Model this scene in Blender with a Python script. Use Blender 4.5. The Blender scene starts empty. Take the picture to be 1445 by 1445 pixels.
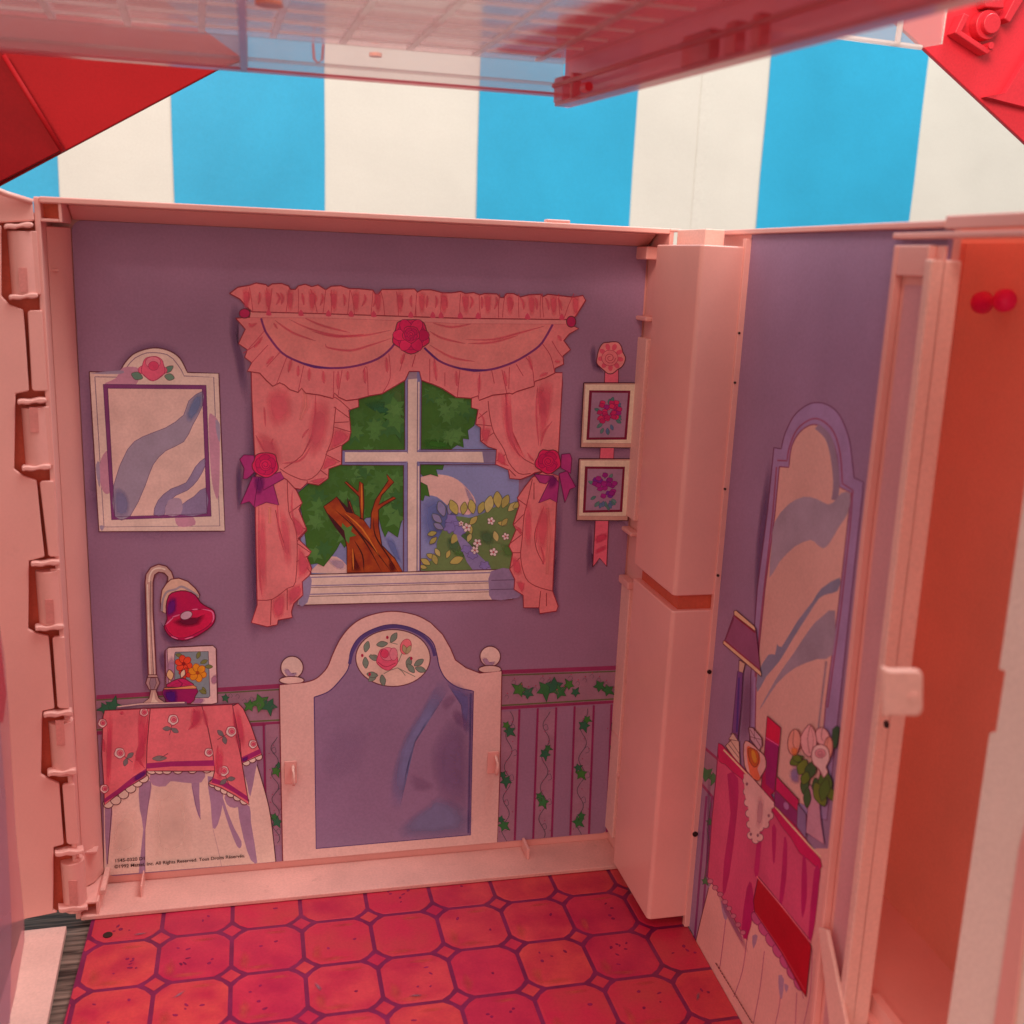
import bpy, bmesh, math, random
from math import sin, cos, pi, radians
from mathutils import Vector, Matrix
random.seed(7)
sc = bpy.context.scene
col = sc.collection

# ------------------------------------------------------------------ camera
FPX, YAW, PITCH, ROLL = 1510.0, .24293, .233, .04291
fw = Vector((sin(YAW)*cos(PITCH), cos(YAW)*cos(PITCH), -sin(PITCH)))
r0 = Vector((cos(YAW), -sin(YAW), 0)); u0 = r0.cross(fw)
rt = r0*cos(ROLL) + u0*sin(ROLL); up = -r0*sin(ROLL) + u0*cos(ROLL)
cam = bpy.data.cameras.new('camera'); camo = bpy.data.objects.new('camera', cam); col.objects.link(camo)
camo.matrix_world = Matrix(((rt.x, up.x, -fw.x, 0), (rt.y, up.y, -fw.y, 0), (rt.z, up.z, -fw.z, 0), (0, 0, 0, 1)))
cam.sensor_fit = 'HORIZONTAL'; cam.sensor_width = 36; cam.lens = 36*FPX/1445
cam.clip_start = .01; cam.clip_end = 50
cam.dof.use_dof = True; cam.dof.focus_distance = .52; cam.dof.aperture_fstop = 13
sc.camera = camo

# ------------------------------------------------------------------ world, lamps, exposure
w = bpy.data.worlds.new('World'); sc.world = w; w.use_nodes = True
bg = w.node_tree.nodes['Background']; bg.inputs[0].default_value = (1.0, .84, .76, 1); bg.inputs[1].default_value = .50
def area(name, loc, aim, sx, sy, power, c):
    l = bpy.data.lights.new(name, 'AREA'); l.shape = 'RECTANGLE'; l.size = sx; l.size_y = sy; l.energy = power; l.color = c
    o = bpy.data.objects.new(name, l); col.objects.link(o); o.location = loc
    o.rotation_euler = (Vector(aim)-Vector(loc)).to_track_quat('-Z', 'Y').to_euler(); return o
area('ceiling_lamp', (.75, .35, 1.7), (.2, .75, 0), 1.0, 1.0, 39, (1, 1, .96))
area('room_fill', (-.55, -.75, .75), (.05, .5, -.15), .7, .7, 29, (1, .65, .53))  # added fill: its pink stands in for light filtered by the plastic
sc.view_settings.view_transform = 'Standard'; sc.view_settings.look = 'None'
sc.view_settings.exposure = .07; sc.view_settings.gamma = 1
sc.cycles.max_bounces = 10; sc.cycles.diffuse_bounces = 6; sc.cycles.transparent_max_bounces = 40
sc.cycles.use_denoising = True

# ------------------------------------------------------------------ where a point of the photograph lies on a known plane
def ray(x, y): return fw + rt*((x-722.5)/FPX) - up*((y-722.5)/FPX)
class Plane:
    def __init__(s, o, n): s.o = Vector(o); s.n = Vector(n).normalized()
    def __call__(s, x, y, off=0.0):
        d = ray(x, y); return d*(((s.o+s.n*off).dot(s.n))/d.dot(s.n))
ZF = -.310
PA = Plane((0, .5, 0), (0, -1, 0))
PAF = Plane((0, .475, 0), (0, -1, 0))
OB = Vector((.2027, .4543, ZF)); BU = Vector((-.049, -.9988, 0)); BN = Vector((-.9988, .049, 0))
PB = Plane(OB, BN)
HC = Vector((-.0835, .4735, 0)); CD = Vector((.9796, .2011, 0)).normalized(); CN = Vector((CD.y, -CD.x, 0))
PC = Plane(HC, CN)
def Bp(s, o, z): return OB + BU*s + BN*o + Vector((0, 0, z-ZF))     # s toward the camera, o into the room

# ------------------------------------------------------------------ colour
def s2l(c): c /= 255; return c/12.92 if c <= .04045 else ((c+.055)/1.055)**2.4
TINT = (.80, .45, .37)          # light inside the toy is pink: it is filtered by pink plastic
LEVEL = .76
def real(r, g, b):             # base colour of a thing seen in that light
    return tuple(min(.92, max(.004, s2l(v)/(t*LEVEL))) for v, t in zip((r, g, b), TINT))
def lin(r, g, b): return tuple(s2l(v) for v in (r, g, b))

MATS = {}
def mat(name, c, rough=.5, var=.08, vscale=60, bump=.0, bscale=400, spec=.4, grain=.06, coat=0, dirt=0, fade=False, dark=None):
    if name in MATS: return MATS[name]
    m = bpy.data.materials.new(name); m.use_nodes = True; nt = m.node_tree; N = nt.nodes; L = nt.links
    p = N['Principled BSDF']; p.inputs['Roughness'].default_value = rough; p.inputs['Specular IOR Level'].default_value = spec
    if coat: p.inputs['Coat Weight'].default_value = coat; p.inputs['Coat Roughness'].default_value = .25
    g = N.new('ShaderNodeNewGeometry')
    nz = N.new('ShaderNodeTexNoise'); nz.inputs['Scale'].default_value = vscale; nz.inputs['Detail'].default_value = 4
    L.new(g.outputs['Position'], nz.inputs['Vector'])
    mx = N.new('ShaderNodeMix'); mx.data_type = 'RGBA'
    d = dark or tuple(v*(1-var*2.2) for v in c)
    mx.inputs[6].default_value = (*[min(1, v*(1+var)) for v in c], 1); mx.inputs[7].default_value = (*d, 1)
    mr = N.new('ShaderNodeMapRange'); mr.inputs[1].default_value = .3; mr.inputs[2].default_value = .7
    L.new(nz.outputs[0], mr.inputs[0]); L.new(mr.outputs[0], mx.inputs[0])
    out = mx.outputs[2]
    # fine paper / print grain
    n2 = N.new('ShaderNodeTexNoise'); n2.inputs['Scale'].default_value = 900; n2.inputs['Detail'].default_value = 2
    L.new(g.outputs['Position'], n2.inputs['Vector'])
    hs = N.new('ShaderNodeHueSaturation'); m2 = N.new('ShaderNodeMapRange')
    m2.inputs[1].default_value = .3; m2.inputs[2].default_value = .7; m2.inputs[3].default_value = 1-grain; m2.inputs[4].default_value = 1+grain
    L.new(n2.outputs[0], m2.inputs[0]); L.new(m2.outputs[0], hs.inputs['Value']); L.new(out, hs.inputs['Color']); out = hs.outputs[0]
    if dirt:
        n3 = N.new('ShaderNodeTexNoise'); n3.inputs['Scale'].default_value = 55; n3.inputs['Detail'].default_value = 8; n3.inputs['Roughness'].default_value = .75
        L.new(g.outputs['Position'], n3.inputs['Vector'])
        cr = N.new('ShaderNodeMapRange'); cr.inputs[1].default_value = .60; cr.inputs[2].default_value = .74; cr.inputs[3].default_value = 0; cr.inputs[4].default_value = dirt
        L.new(n3.outputs[0], cr.inputs[0])
        md = N.new('ShaderNodeMix'); md.data_type = 'RGBA'; L.new(cr.outputs[0], md.inputs[0]); L.new(out, md.inputs[6])
        md.inputs[7].default_value = (c[0]*.42, c[1]*.34, c[2]*.3, 1); out = md.outputs[2]
    L.new(out, p.inputs['Base Color'])
    if bump:
        b = N.new('ShaderNodeBump'); b.inputs['Strength'].default_value = bump; b.inputs['Distance'].default_value = .0004
        n4 = N.new('ShaderNodeTexNoise'); n4.inputs['Scale'].default_value = bscale; n4.inputs['Detail'].default_value = 3
        L.new(g.outputs['Position'], n4.inputs['Vector']); L.new(n4.outputs[0], b.inputs['Height']); L.new(b.outputs[0], p.inputs['Normal'])
    if fade:
        a = N.new('ShaderNodeAttribute'); a.attribute_name = 'fade'; L.new(a.outputs['Fac'], p.inputs['Alpha'])
    MATS[name] = m; return m
def clear(name, c, haze, hazec, rough=.10, grid=None):
    """thin moulded clear plastic: tinted see-through with a milky share and a glossy skin"""
    m = bpy.data.materials.new(name); m.use_nodes = True; nt = m.node_tree; N = nt.nodes; L = nt.links
    N.remove(N['Principled BSDF']); out = N['Material Output']
    t = N.new('ShaderNodeBsdfTransparent'); t.inputs[0].default_value = (*c, 1)
    d = N.new('ShaderNodeBsdfDiffuse'); d.inputs[0].default_value = (*hazec, 1)
    tl = N.new('ShaderNodeBsdfTranslucent'); tl.inputs[0].default_value = (*hazec, 1)
    dd = N.new('ShaderNodeMixShader'); dd.inputs[0].default_value = .5; L.new(d.outputs[0], dd.inputs[1]); L.new(tl.outputs[0], dd.inputs[2])
    mx = N.new('ShaderNodeMixShader'); mx.inputs[0].default_value = haze; L.new(t.outputs[0], mx.inputs[1]); L.new(dd.outputs[0], mx.inputs[2])
    nz = N.new('ShaderNodeTexNoise'); nz.inputs['Scale'].default_value = 30; g = N.new('ShaderNodeNewGeometry'); L.new(g.outputs['Position'], nz.inputs['Vector'])
    mr = N.new('ShaderNodeMapRange'); mr.inputs[3].default_value = haze*.7; mr.inputs[4].default_value = haze*1.3
    L.new(nz.outputs[0], mr.inputs[0]); L.new(mr.outputs[0], mx.inputs[0])
    gl = N.new('ShaderNodeBsdfGlossy'); gl.inputs['Roughness'].default_value = rough
    fr = N.new('ShaderNodeFresnel'); fr.inputs[0].default_value = 1.4
    fm = N.new('ShaderNodeMath'); fm.operation = 'MULTIPLY'; fm.inputs[1].default_value = .8; L.new(fr.outputs[0], fm.inputs[0])
    m3 = N.new('ShaderNodeMixShader'); L.new(fm.outputs[0], m3.inputs[0]); L.new(mx.outputs[0], m3.inputs[1]); L.new(gl.outputs[0], m3.inputs[2])
    L.new(m3.outputs[0], out.inputs[0]); MATS[name] = m; return m

pink = mat('pink_plastic', (.89, .48, .43), .36, .04, 25, .12, 500, .45, grain=.02, dirt=.25)
pink_smooth = mat('pink_plastic_clean', (.89, .47, .42), .28, .04, 18, .04, 300, .5, grain=.015, dirt=.14)
pink_dusty = mat('pink_plastic_dusty', (.80, .45, .40), .6, .06, 40, .3, 500, .3, dirt=.5)
pale = mat('pale_plastic', (.90, .58, .51), .45, .03, 25, .2, 400, .4, dirt=.1)
def thin(name, c, rough=.45, share=.5):
    """thin-walled opaque-looking plastic that lets some light through from behind"""
    m = mat(name, c, rough, .06, 25, .15, 400, .3, dirt=.3); N = m.node_tree.nodes; L = m.node_tree.links; p = N['Principled BSDF']; out = N['Material Output']
    t = N.new('ShaderNodeBsdfTranslucent'); t.inputs[0].default_value = (*c, 1); mx = N.new('ShaderNodeMixShader'); mx.inputs[0].default_value = share
    L.new(p.outputs[0], mx.inputs[1]); L.new(t.outputs[0], mx.inputs[2]); L.new(mx.outputs[0], out.inputs[0]); return m
closet_bounce = thin('pink_plastic_bounce', (.93, .44, .35), share=.42)  # same pink plastic, with the closet's warm bounced light put into the colour
red = mat('red_plastic', (.28, .006, .010), .6, .05, 20, .15, 300, .12)
rose_peg = mat('hot_pink_plastic', (.90, .03, .24), .35)
speck = mat('dark_speck', (.03, .012, .01), .7)

# ------------------------------------------------------------------ objects
def tag(o, label=None, cat=None, group=None, kind=None):
    if label: o['label'] = label
    if cat: o['category'] = cat
    if group: o['group'] = group
    if kind: o['kind'] = kind
    return o
def thing(name, loc, label, cat, group=None):
    o = bpy.data.objects.new(name, None); col.objects.link(o); o.location = loc; o.empty_display_size = .02
    o['wloc'] = list(loc); return tag(o, label, cat, group)
def wloc(o): return Vector(o['wloc']) if o is not None else Vector((0, 0, 0))
class MB:
    def __init__(s): s.v = []; s.f = []; s.m = []; s.a = []; s.mats = []
    def mi(s, m):
        if m not in s.mats: s.mats.append(m)
        return s.mats.index(m)
    def face(s, pts, m, al=None):
        i = len(s.v); s.v += [Vector(p) for p in pts]; s.a += (al or [1.0]*len(pts)); s.f.append(tuple(range(i, i+len(pts)))); s.m.append(s.mi(m))
    def mesh(s, vs, fs, m):
        i = len(s.v); s.v += [Vector(p) for p in vs]; s.a += [1.0]*len(vs)
        for f in fs: s.f.append(tuple(i+k for k in f)); s.m.append(s.mi(m))
    def slab(s, pts, vec, m):                         # polygon extruded by vec
        n = len(pts); vec = Vector(vec); a = [Vector(p) for p in pts]; b = [p+vec for p in a]
        s.mesh(a+b, [tuple(range(n))[::-1], tuple(range(n, 2*n))]+[(k, (k+1) % n, n+(k+1) % n, n+k) for k in range(n)], m)
    def box(s, x0, x1, y0, y1, z0, z1, m):
        s.slab([(x0, y0, z0), (x1, y0, z0), (x1, y1, z0), (x0, y1, z0)], (0, 0, z1-z0), m)
    def bbox(s, s0, s1, o0, o1, z0, z1, m):           # box in the side wall's own frame
        s.slab([Bp(s0, o0, z0), Bp(s1, o0, z0), Bp(s1, o1, z0), Bp(s0, o1, z0)], (0, 0, z1-z0), m)
    def tube(s, pts, r, m, n=12, caps=True):
        pts = [Vector(p) for p in pts]; R = r if isinstance(r, (list, tuple)) else [r]*len(pts); base = len(s.v); prev = None
        for k, p in enumerate(pts):
            d = (pts[min(k+1, len(pts)-1)]-pts[max(k-1, 0)]).normalized()
            a = Vector((0, 0, 1)) if abs(d.z) < .9 else Vector((1, 0, 0))
            x = d.cross(a).normalized(); y = d.cross(x)
            for j in range(n):
                t = 2*pi*j/n; s.v.append(p+(x*cos(t)+y*sin(t))*R[k]); s.a.append(1.0)
        k0 = s.mi(m)
        for k in range(len(pts)-1):
            for j in range(n):
                s.f.append((base+k*n+j, base+k*n+(j+1) % n, base+(k+1)*n+(j+1) % n, base+(k+1)*n+j)); s.m.append(k0)
        if caps:
            s.f.append(tuple(base+j for j in range(n))[::-1]); s.m.append(k0)
            e = base+(len(pts)-1)*n; s.f.append(tuple(e+j for j in range(n))); s.m.append(k0)
    def build(s, name, parent=None, bevel=0, smooth=False, fix=True, **kw):
        lo = Vector([min(v[i] for v in s.v) for i in range(3)]); hi = Vector([max(v[i] for v in s.v) for i in range(3)])
        c = (lo+hi)/2
        if parent is None: c.z = lo.z
        me = bpy.data.meshes.new(name); me.from_pydata([v-c for v in s.v], [], s.f)
        for m in s.mats: me.materials.append(m)
        for i, p in enumerate(me.polygons): p.material_index = s.m[i]
        if any(a != 1 for a in s.a):
            at = me.attributes.new('fade', 'FLOAT', 'POINT'); at.data.foreach_set('value', s.a)
        if fix:
            b = bmesh.new(); b.from_mesh(me); bmesh.ops.recalc_face_normals(b, faces=b.faces); b.to_mesh(me); b.free()
        if smooth:
            for p in me.polygons: p.use_smooth = True
        o = bpy.data.objects.new(name, me); col.objects.link(o)
        o['wloc'] = list(c); o.parent = parent; o.location = c-wloc(parent)
        if bevel:
            md = o.modifiers.new('bevel', 'BEVEL'); md.width = bevel; md.segments = 2; md.limit_method = 'ANGLE'; md.angle_limit = radians(35)
            for p in me.polygons: p.use_smooth = True
            md.harden_normals = True
        tag(o, kw.get('label'), kw.get('cat'), kw.get('group'), kw.get('kind')); return o

# ------------------------------------------------------------------ the setting: wooden table, striped wall
wd = bpy.data.materials.new('dark_wood'); wd.use_nodes = True; N = wd.node_tree.nodes; L = wd.node_tree.links
g = N.new('ShaderNodeNewGeometry'); mp = N.new('ShaderNodeMapping'); mp.inputs['Scale'].default_value = (14, 210, 14); mp.inputs['Rotation'].default_value = (0, 0, .1)
nz = N.new('ShaderNodeTexNoise'); nz.inputs['Scale'].default_value = 2.2; nz.inputs['Detail'].default_value = 7; nz.inputs['Distortion'].default_value = .6
cr = N.new('ShaderNodeValToRGB'); cr.color_ramp.elements[0].position = .38; cr.color_ramp.elements[0].color = (.03, .02, .016, 1)
cr.color_ramp.elements[1].position = .68; cr.color_ramp.elements[1].color = (.28, .21, .17, 1)
L.new(g.outputs['Position'], mp.inputs[0]); L.new(mp.outputs[0], nz.inputs['Vector']); L.new(nz.outputs[0], cr.inputs[0]); L.new(cr.outputs[0], N['Principled BSDF'].inputs['Base Color'])
bp = N.new('ShaderNodeBump'); bp.inputs['Strength'].default_value = .5; bp.inputs['Distance'].default_value = .001; L.new(nz.outputs[0], bp.inputs['Height']); L.new(bp.outputs[0], N['Principled BSDF'].inputs['Normal'])
N['Principled BSDF'].inputs['Roughness'].default_value = .6
ZT = -.3135
b = MB(); b.box(-1.6, 1.8, -1.0, 1.0, ZT-.03, ZT, wd); b.build('floor', kind='structure', label='dark grained wood floor under the toy house')
white_wall = mat('white_wall_paint', (.64, .70, .66), .55, .03, 12, .35, 160, .3)
blue_paint = mat('blue_stripe_paint', (.022, .41, .72), .5, .05, 12, .35, 160, .35)
b = MB(); b.box(-1.6, 1.8, 1.0, 1.05, ZT-.03, 1.3, white_wall)
wall = b.build('wall', kind='structure', label='white painted wall with wide vertical blue stripes')
for x0, x1 in [(-.53, -.40), (-.27, -.1555), (-.0637, .0644), (.2014, .3502), (.4806, .6482), (.79, .95), (1.09, 1.22)]:
    b = MB(); n = 24; L1 = []; R1 = []
    for k in range(n+1):
        z = ZT+.002+(1.29-ZT)*k/n; L1.append((x0+random.uniform(-.0006, .0006), .9992, z)); R1.append((x1+random.uniform(-.0006, .0006), .9992, z))
    for k in range(n): b.face([L1[k], R1[k], R1[k+1], L1[k+1]], blue_paint)
    b.build('stripe', wall, fix=False)

q = ray(992, 200); q = q*(1.0/q.y)
b = MB(); b.box(q.x-.006, q.x+.006, .9994, 1.0, ZT, 1.29, white_wall); b.build('seam_strip', wall)

# ------------------------------------------------------------------ floor sheet of the toy house
FX0, FX1 = -.077, .2027
floor_card_m = mat('tile_print_grout', real(100, 14, 42), .38, .12, 90, .2, 300, .5)
fl = thing('toy_floor_panel', (.06, .38, ZF-.003), 'glossy red floor sheet printed with octagonal tiles and purple grout lines', 'toy floor')
def fx_right(y): return .2027+(.4543-y)*(-.049)
b = MB(); yb = .4765; yf = .16
b.slab([(FX0, yb, ZF-.0005), (fx_right(yb)-.0005, yb, ZF-.0005), (fx_right(yf), yf, ZF-.0005), (-.0835, yf, ZF-.0005)], (0, 0, -.0025), floor_card_m)
base = b.build('floor_sheet', fl)
tile_mats = [mat('tile_print_%d' % k, real(*c), .36, .16, 70, .15, 300, .5, dark=real(*d)) for k, (c, d) in enumerate([((156, 36, 38), (144, 16, 36)), ((150, 25, 38), (140, 14, 38)), ((158, 40, 36), (146, 20, 36)), ((148, 18, 36), (152, 34, 36))])]
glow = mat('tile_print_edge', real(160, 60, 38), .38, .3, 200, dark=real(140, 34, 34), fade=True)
spot = mat('tile_print_spot', real(120, 14, 50), .4, .2, fade=True)
scuff = mat('grey_scuff', real(112, 60, 66), .6, .2, fade=True)
K = .9086
TX0, TPX, TY0, TPY = -.04905*K, .03498*K, .50125*K, .03582*K
def clip(poly, inside, inter):
    out = []
    for i in range(len(poly)):
        a, c = poly[i], poly[(i+1) % len(poly)]; ia, ic = inside(a), inside(c)
        if ia: out.append(a)
        if ia != ic: out.append(inter(a, c))
    return out
def clipfloor(poly):
    def half(fn):
        def inter(a, c):
            fa, fc = fn(a), fn(c); t = fa/(fa-fc); return (a[0]+(c[0]-a[0])*t, a[1]+(c[1]-a[1])*t)
        return (lambda p: fn(p) >= 0), inter
    e = .0012
    for fn in (lambda p: (yb-.0002)-p[1], lambda p: p[1]-yf, lambda p: p[0]-(FX0-(yb-p[1])*.02)-e*.3, lambda p: fx_right(p[1])-e*.3-p[0]):
        if len(poly) < 3: return []
        poly = clip(poly, *half(fn))
    return poly
def area2(p): return abs(sum(p[i][0]*p[(i+1) % len(p)][1]-p[(i+1) % len(p)][0]*p[i][1] for i in range(len(p))))/2
gz = ZF-.0005
def rsoft(b, cx, cy, rx, ry, z, m, n=9, jit=.3):
    c = Vector((cx, cy, z)); ang = random.uniform(0, pi); P = []
    for k in range(n):
        t = 2*pi*k/n; r = 1+random.uniform(-jit, jit); x = cos(t)*rx*r; y = sin(t)*ry*r
        P.append(c+Vector((x*cos(ang)-y*sin(ang), x*sin(ang)+y*cos(ang), 0)))
    for k in range(n): b.face([c, P[k], P[(k+1) % n]], m, [1, .0, .0] if jit > .2 else [1, .7, .7])
rg = random.Random(3)
for i in range(-3, 9):
    for j in range(-2, 10):
        # octagon whose four diagonal sides face the small squares; centre half a pitch off the squares
        cx = TX0+(i+.5)*TPX; cy = TY0-(j+.5)*TPY; hw = TPX/2-.00095; hh = TPY/2-.00095; c = .0062
        oc = []
        for sx, sy, first in ((1, 1, 0), (-1, 1, 1), (-1, -1, 0), (1, -1, 1)):
            p1 = (cx+sx*hw, cy+sy*(hh-c)); p2 = (cx+sx*(hw-c), cy+sy*hh); m1 = (cx+sx*(hw-c*.42), cy+sy*(hh-c*.42))
            oc += [p1, m1, p2] if first == 0 else [p2, m1, p1]
        oc = clipfloor(oc)
        if len(oc) >= 3 and area2(oc) > 4e-6:
            b = MB(); ctr = Vector((sum(p[0] for p in oc)/len(oc), sum(p[1] for p in oc)/len(oc), gz+.0002))
            ring = [Vector((p[0], p[1], gz+.00005)) for p in oc]; inn = [ctr+(Vector((p.x, p.y, ctr.z))-ctr)*.93 for p in ring]; n = len(ring)
            m = rg.choice(tile_mats)
            for k in range(n): b.face([ring[k], ring[(k+1) % n], inn[(k+1) % n], inn[k]], m)
            b.face(inn, m)
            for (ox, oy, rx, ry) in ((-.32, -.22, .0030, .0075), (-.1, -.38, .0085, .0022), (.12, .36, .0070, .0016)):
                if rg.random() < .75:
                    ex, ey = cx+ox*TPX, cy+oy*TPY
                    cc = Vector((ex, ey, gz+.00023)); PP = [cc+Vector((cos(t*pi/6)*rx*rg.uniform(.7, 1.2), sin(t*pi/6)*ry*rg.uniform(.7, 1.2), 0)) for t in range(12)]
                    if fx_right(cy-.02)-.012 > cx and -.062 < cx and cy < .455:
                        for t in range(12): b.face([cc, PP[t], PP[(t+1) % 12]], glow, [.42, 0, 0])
            for q in range(rg.choice([0, 1, 2, 4, 7])):
                rsoft(b, cx+rg.uniform(-.008, .008), cy+rg.uniform(-.008, .008), rg.uniform(.0005, .0014), rg.uniform(.0004, .0009), gz+.00026+q*.00001, spot, jit=.15)
            b.build('tile', base, fix=False)
        dx, dy = TX0+i*TPX, TY0-j*TPY; h = .0043
        dm = clipfloor([(dx+h, dy), (dx, dy+h), (dx-h, dy), (dx, dy-h)])
        if len(dm) >= 3 and area2(dm) > 2e-6:
            b = MB(); b.face([(p[0], p[1], gz+.0001) for p in dm], rg.choice(tile_mats)); b.build('small_tile', base, fix=False)
b = MB(); q = ray(152, 1319); q = q*(ZF/q.z); b.tube([(q.x, q.y, ZF-.001), (q.x, q.y, ZF+.0001)], .0021, speck, 16); b.build('screw_hole', base)
for (x, y) in [(197, 1318), (252, 1404), (449, 1393), (587, 1405), (985, 1406)]:
    q = ray(x, y); q = q*(ZF/q.z); b = MB(); rsoft(b, q.x, q.y, .0035, .0010, ZF+.0001, scuff); b.build('scuff_mark', base, fix=False)

# ------------------------------------------------------------------ back wall panel
bw = thing('back_wall_panel', (.05, .49, ZF), 'pink framed back wall panel with printed bedroom card of window, curtains and headboard', 'toy house wall')
AX0, AX1, AZ0, AZ1 = -.0838, .1885, -.3095, .0158
b = MB()
b.box(AX0, AX1, .5012, .5035, AZ0, AZ1-.001, pink)
b.build('back_plate', bw)
b = MB(); b.box(AX0, AX0+.0022, .475, .5012, AZ0, AZ1, pink); b.build('side_rim', bw, .0005)
b = MB(); b.box(AX1-.0022, AX1, .475, .5012, AZ0, AZ1, pink); b.build('side_rim', bw, .0005)
b = MB(); b.box(AX0+.0022, AX1-.0022, .4745, .5012, AZ1-.0022, AZ1+.0002, pink); b.box(AX1-.0022, AX1+.0035, .4745, .490, AZ1-.0012, AZ1+.0002, pink)
b.box(.128, .139, .4755, .4805, AZ1+.0002, AZ1+.0016, pink); b.build('top_rim', bw, .0005)
b = MB(); b.box(AX0+.0022, AX1-.0022, .4745, .5012, AZ0-.0006, AZ0+.0016, pink_dusty); b.build('bottom_ledge', bw, .0005)
# upper band above the card, sloping a little, and the side channel
b = MB(); b.slab([(-.0733, .4880, AZ1-.0022), (-.0733, .4992, .0080), (-.0733, .5009, .0080), (-.0733, .5009, AZ1-.0022)], (.2585, 0, 0), pink_smooth); b.build('upper_band', bw, .0008)
b = MB(); b.slab([(AX0+.0022, .4862, AZ0+.009), (-.0772, .4905, AZ0+.009), (-.0741, .4985, AZ0+.009), (-.0741, .5008, AZ0+.009), (AX0+.0022, .5008, AZ0+.009)], (0, 0, .3052), pink_smooth); b.build('channel_ridge', bw, .0006)
b = MB(); b.box(-.0812, -.0776, .4872, .4886, -.0135, -.0123, pink); b.box(-.0812, -.0748, .4875, .4925, -.2835, -.282, pink); b.build('channel_rib', bw, .0004)
socket_tint = mat('pink_plastic_socket_tint', (.80, .20, .10), .5, .05)  # orange stands in for light glowing through the pink socket walls
# corner sockets: open square tubes
for (x0, z0, x1, z1) in ((AX0+.0012, .0063, -.0735, AZ1-.0012), (AX0+.0012, AZ0+.0006, -.0735, AZ0+.0086)):
    b = MB(); b.box(x0+.0012, x1-.0012, .4822, .4832, z0+.0012, z1-.0012, socket_tint); b.build('socket_tint_plate', bw)  # added plate, set shallow so the socket looks lit inside
    b = MB(); t = .0012; y0 = .4752; y1 = .4985
    b.box(x0, x0+t, y0, y1, z0, z1, pink); b.box(x1-t, x1, y0, y1, z0, z1, pink); b.box(x0+t, x1-t, y0, y1, z0, z0+t, pink); b.box(x0+t, x1-t, y0, y1, z1-t, z1, pink)
    b.build('corner_socket', bw, .0003)
# raised pieces round the lower edge and right-hand rim
b = MB(); b.box(-.0735, -.071, .480, .5009, AZ0+.0086, AZ0+.0112, pink_dusty); b.box(-.0560, -.0552, .486, .5, AZ0+.0016, AZ0+.0078, pink); b.build('ledge_rib', bw, .0004)
b = MB(); b.box(.137, .1385, .488, .4995, AZ0+.0016, AZ0+.0076, pink); b.build('ledge_rib', bw, .0003)
b = MB(); b.box(.1835, .1865, .488, .5008, -.125, -.035, pale); b.build('right_strip', bw, .0006)
b = MB(); b.box(.1838, .1865, .488, .5008, -.300, -.158, pale); b.build('right_strip', bw, .0006)
for (x, y, hz) in ((908, 357, .006), (907, 450, .0022), (886, 752, .0022), (882, 824, .004), (869, 1090, .0025), (866, 1160, .009)):
    q = PA(x, y, .010); b = MB(); b.box(q.x, .1865, .486, .5005, q.z-hz/2, q.z+hz/2, pink); b.build('right_tab', bw, .0008)
q = PA(874, 1040, .01); b = MB(); b.tube([(q.x, q.y-.001, q.z), (q.x, .4985, q.z)], .0011, pink, 10); b.build('pin', bw)

# card sheet (its print is added further down)
def rounded(x0, x1, z0, z1, rs, y, n=6):
    P = []
    for (cx, cz, a0, r) in ((x1-rs[0], z1-rs[0], 0, rs[0]), (x0+rs[1], z1-rs[1], pi/2, rs[1]), (x0+rs[2], z0+rs[2], pi, rs[2]), (x1-rs[3], z0+rs[3], 1.5*pi, rs[3])):
        for k in range(n+1):
            t = a0+pi/2*k/n; P.append((cx+cos(t)*r, y, cz+sin(t)*r))
    return P
mauve = mat('lavender_print', real(131, 82, 95), .5, .05, 22, .12, 700, .35)
b = MB(); b.slab(rounded(-.0737, .1852, -.3036, .0078, (.003, .0045, .005, .003), .5), (0, .001, 0), mauve)
cardA = b.build('printed_card', bw)
# bed hooks
for (x, y) in ((410, 1088), (695, 1074)):
    h = thing('x', (0, 0, 0), None, None); bpy.data.objects.remove(h)
    q = PA(x, y); b = MB()
    b.slab([(q.x-.0030, .4990, q.z-.0062), (q.x+.0030, .4990, q.z-.0062), (q.x+.0030, .4990, q.z+.0062), (q.x-.0030, .4990, q.z+.0062)], (0, -.0008, 0), pink)
    hk = b.build('bed_hook', bw, .0006)
    b = MB(); b.tube([(q.x+.0012, .4985, q.z+.0035), (q.x+.0012, .4955, q.z+.0032), (q.x+.0012, .4935, q.z+.001), (q.x+.0012, .4935, q.z-.0035), (q.x+.0014, .4955, q.z-.0052), (q.x+.0014, .4984, q.z-.0052)], .00085, pale, 10)
    b.build('hook_pin', hk, smooth=True)

# ------------------------------------------------------------------ left panel with hinge
lp = thing('left_wall_panel', (-.12, .465, ZF), 'plain pink side panel hinged to the left edge of the back wall', 'toy house wall')
def cpoly(b, pts, d, m, off=0): b.slab([PC(x, y, off) for x, y in pts], CN*(-d), m)
def ax(y): return 50+(y-283)*.0688
KN_ = ((3, 326, 416, 0), (22, 574, 658, 1), (41, 803, 884, 0), (59, 1016, 1089, 1), (75, 1212, 1281, 0))
GAP = [(-2, 318), (2, 318), (2, 418), (14, 430), (33, 437), (37, 490), (41, 552), (22, 556), (20, 662), (34, 672), (52, 678), (57, 730), (63, 786), (41, 792), (40, 888), (52, 894), (69, 898), (73, 950), (77, 1000), (60, 1004), (58, 1093), (70, 1100), (84, 1106), (87, 1150), (90, 1192), (76, 1196), (75, 1285), (82, 1288)]
b = MB(); cpoly(b, [(-60, 320)]+GAP[1:]+[(37, 1297), (-60, 1330)], .0022, pink_smooth); b.build('panel_sheet', lp, .0006)
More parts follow.
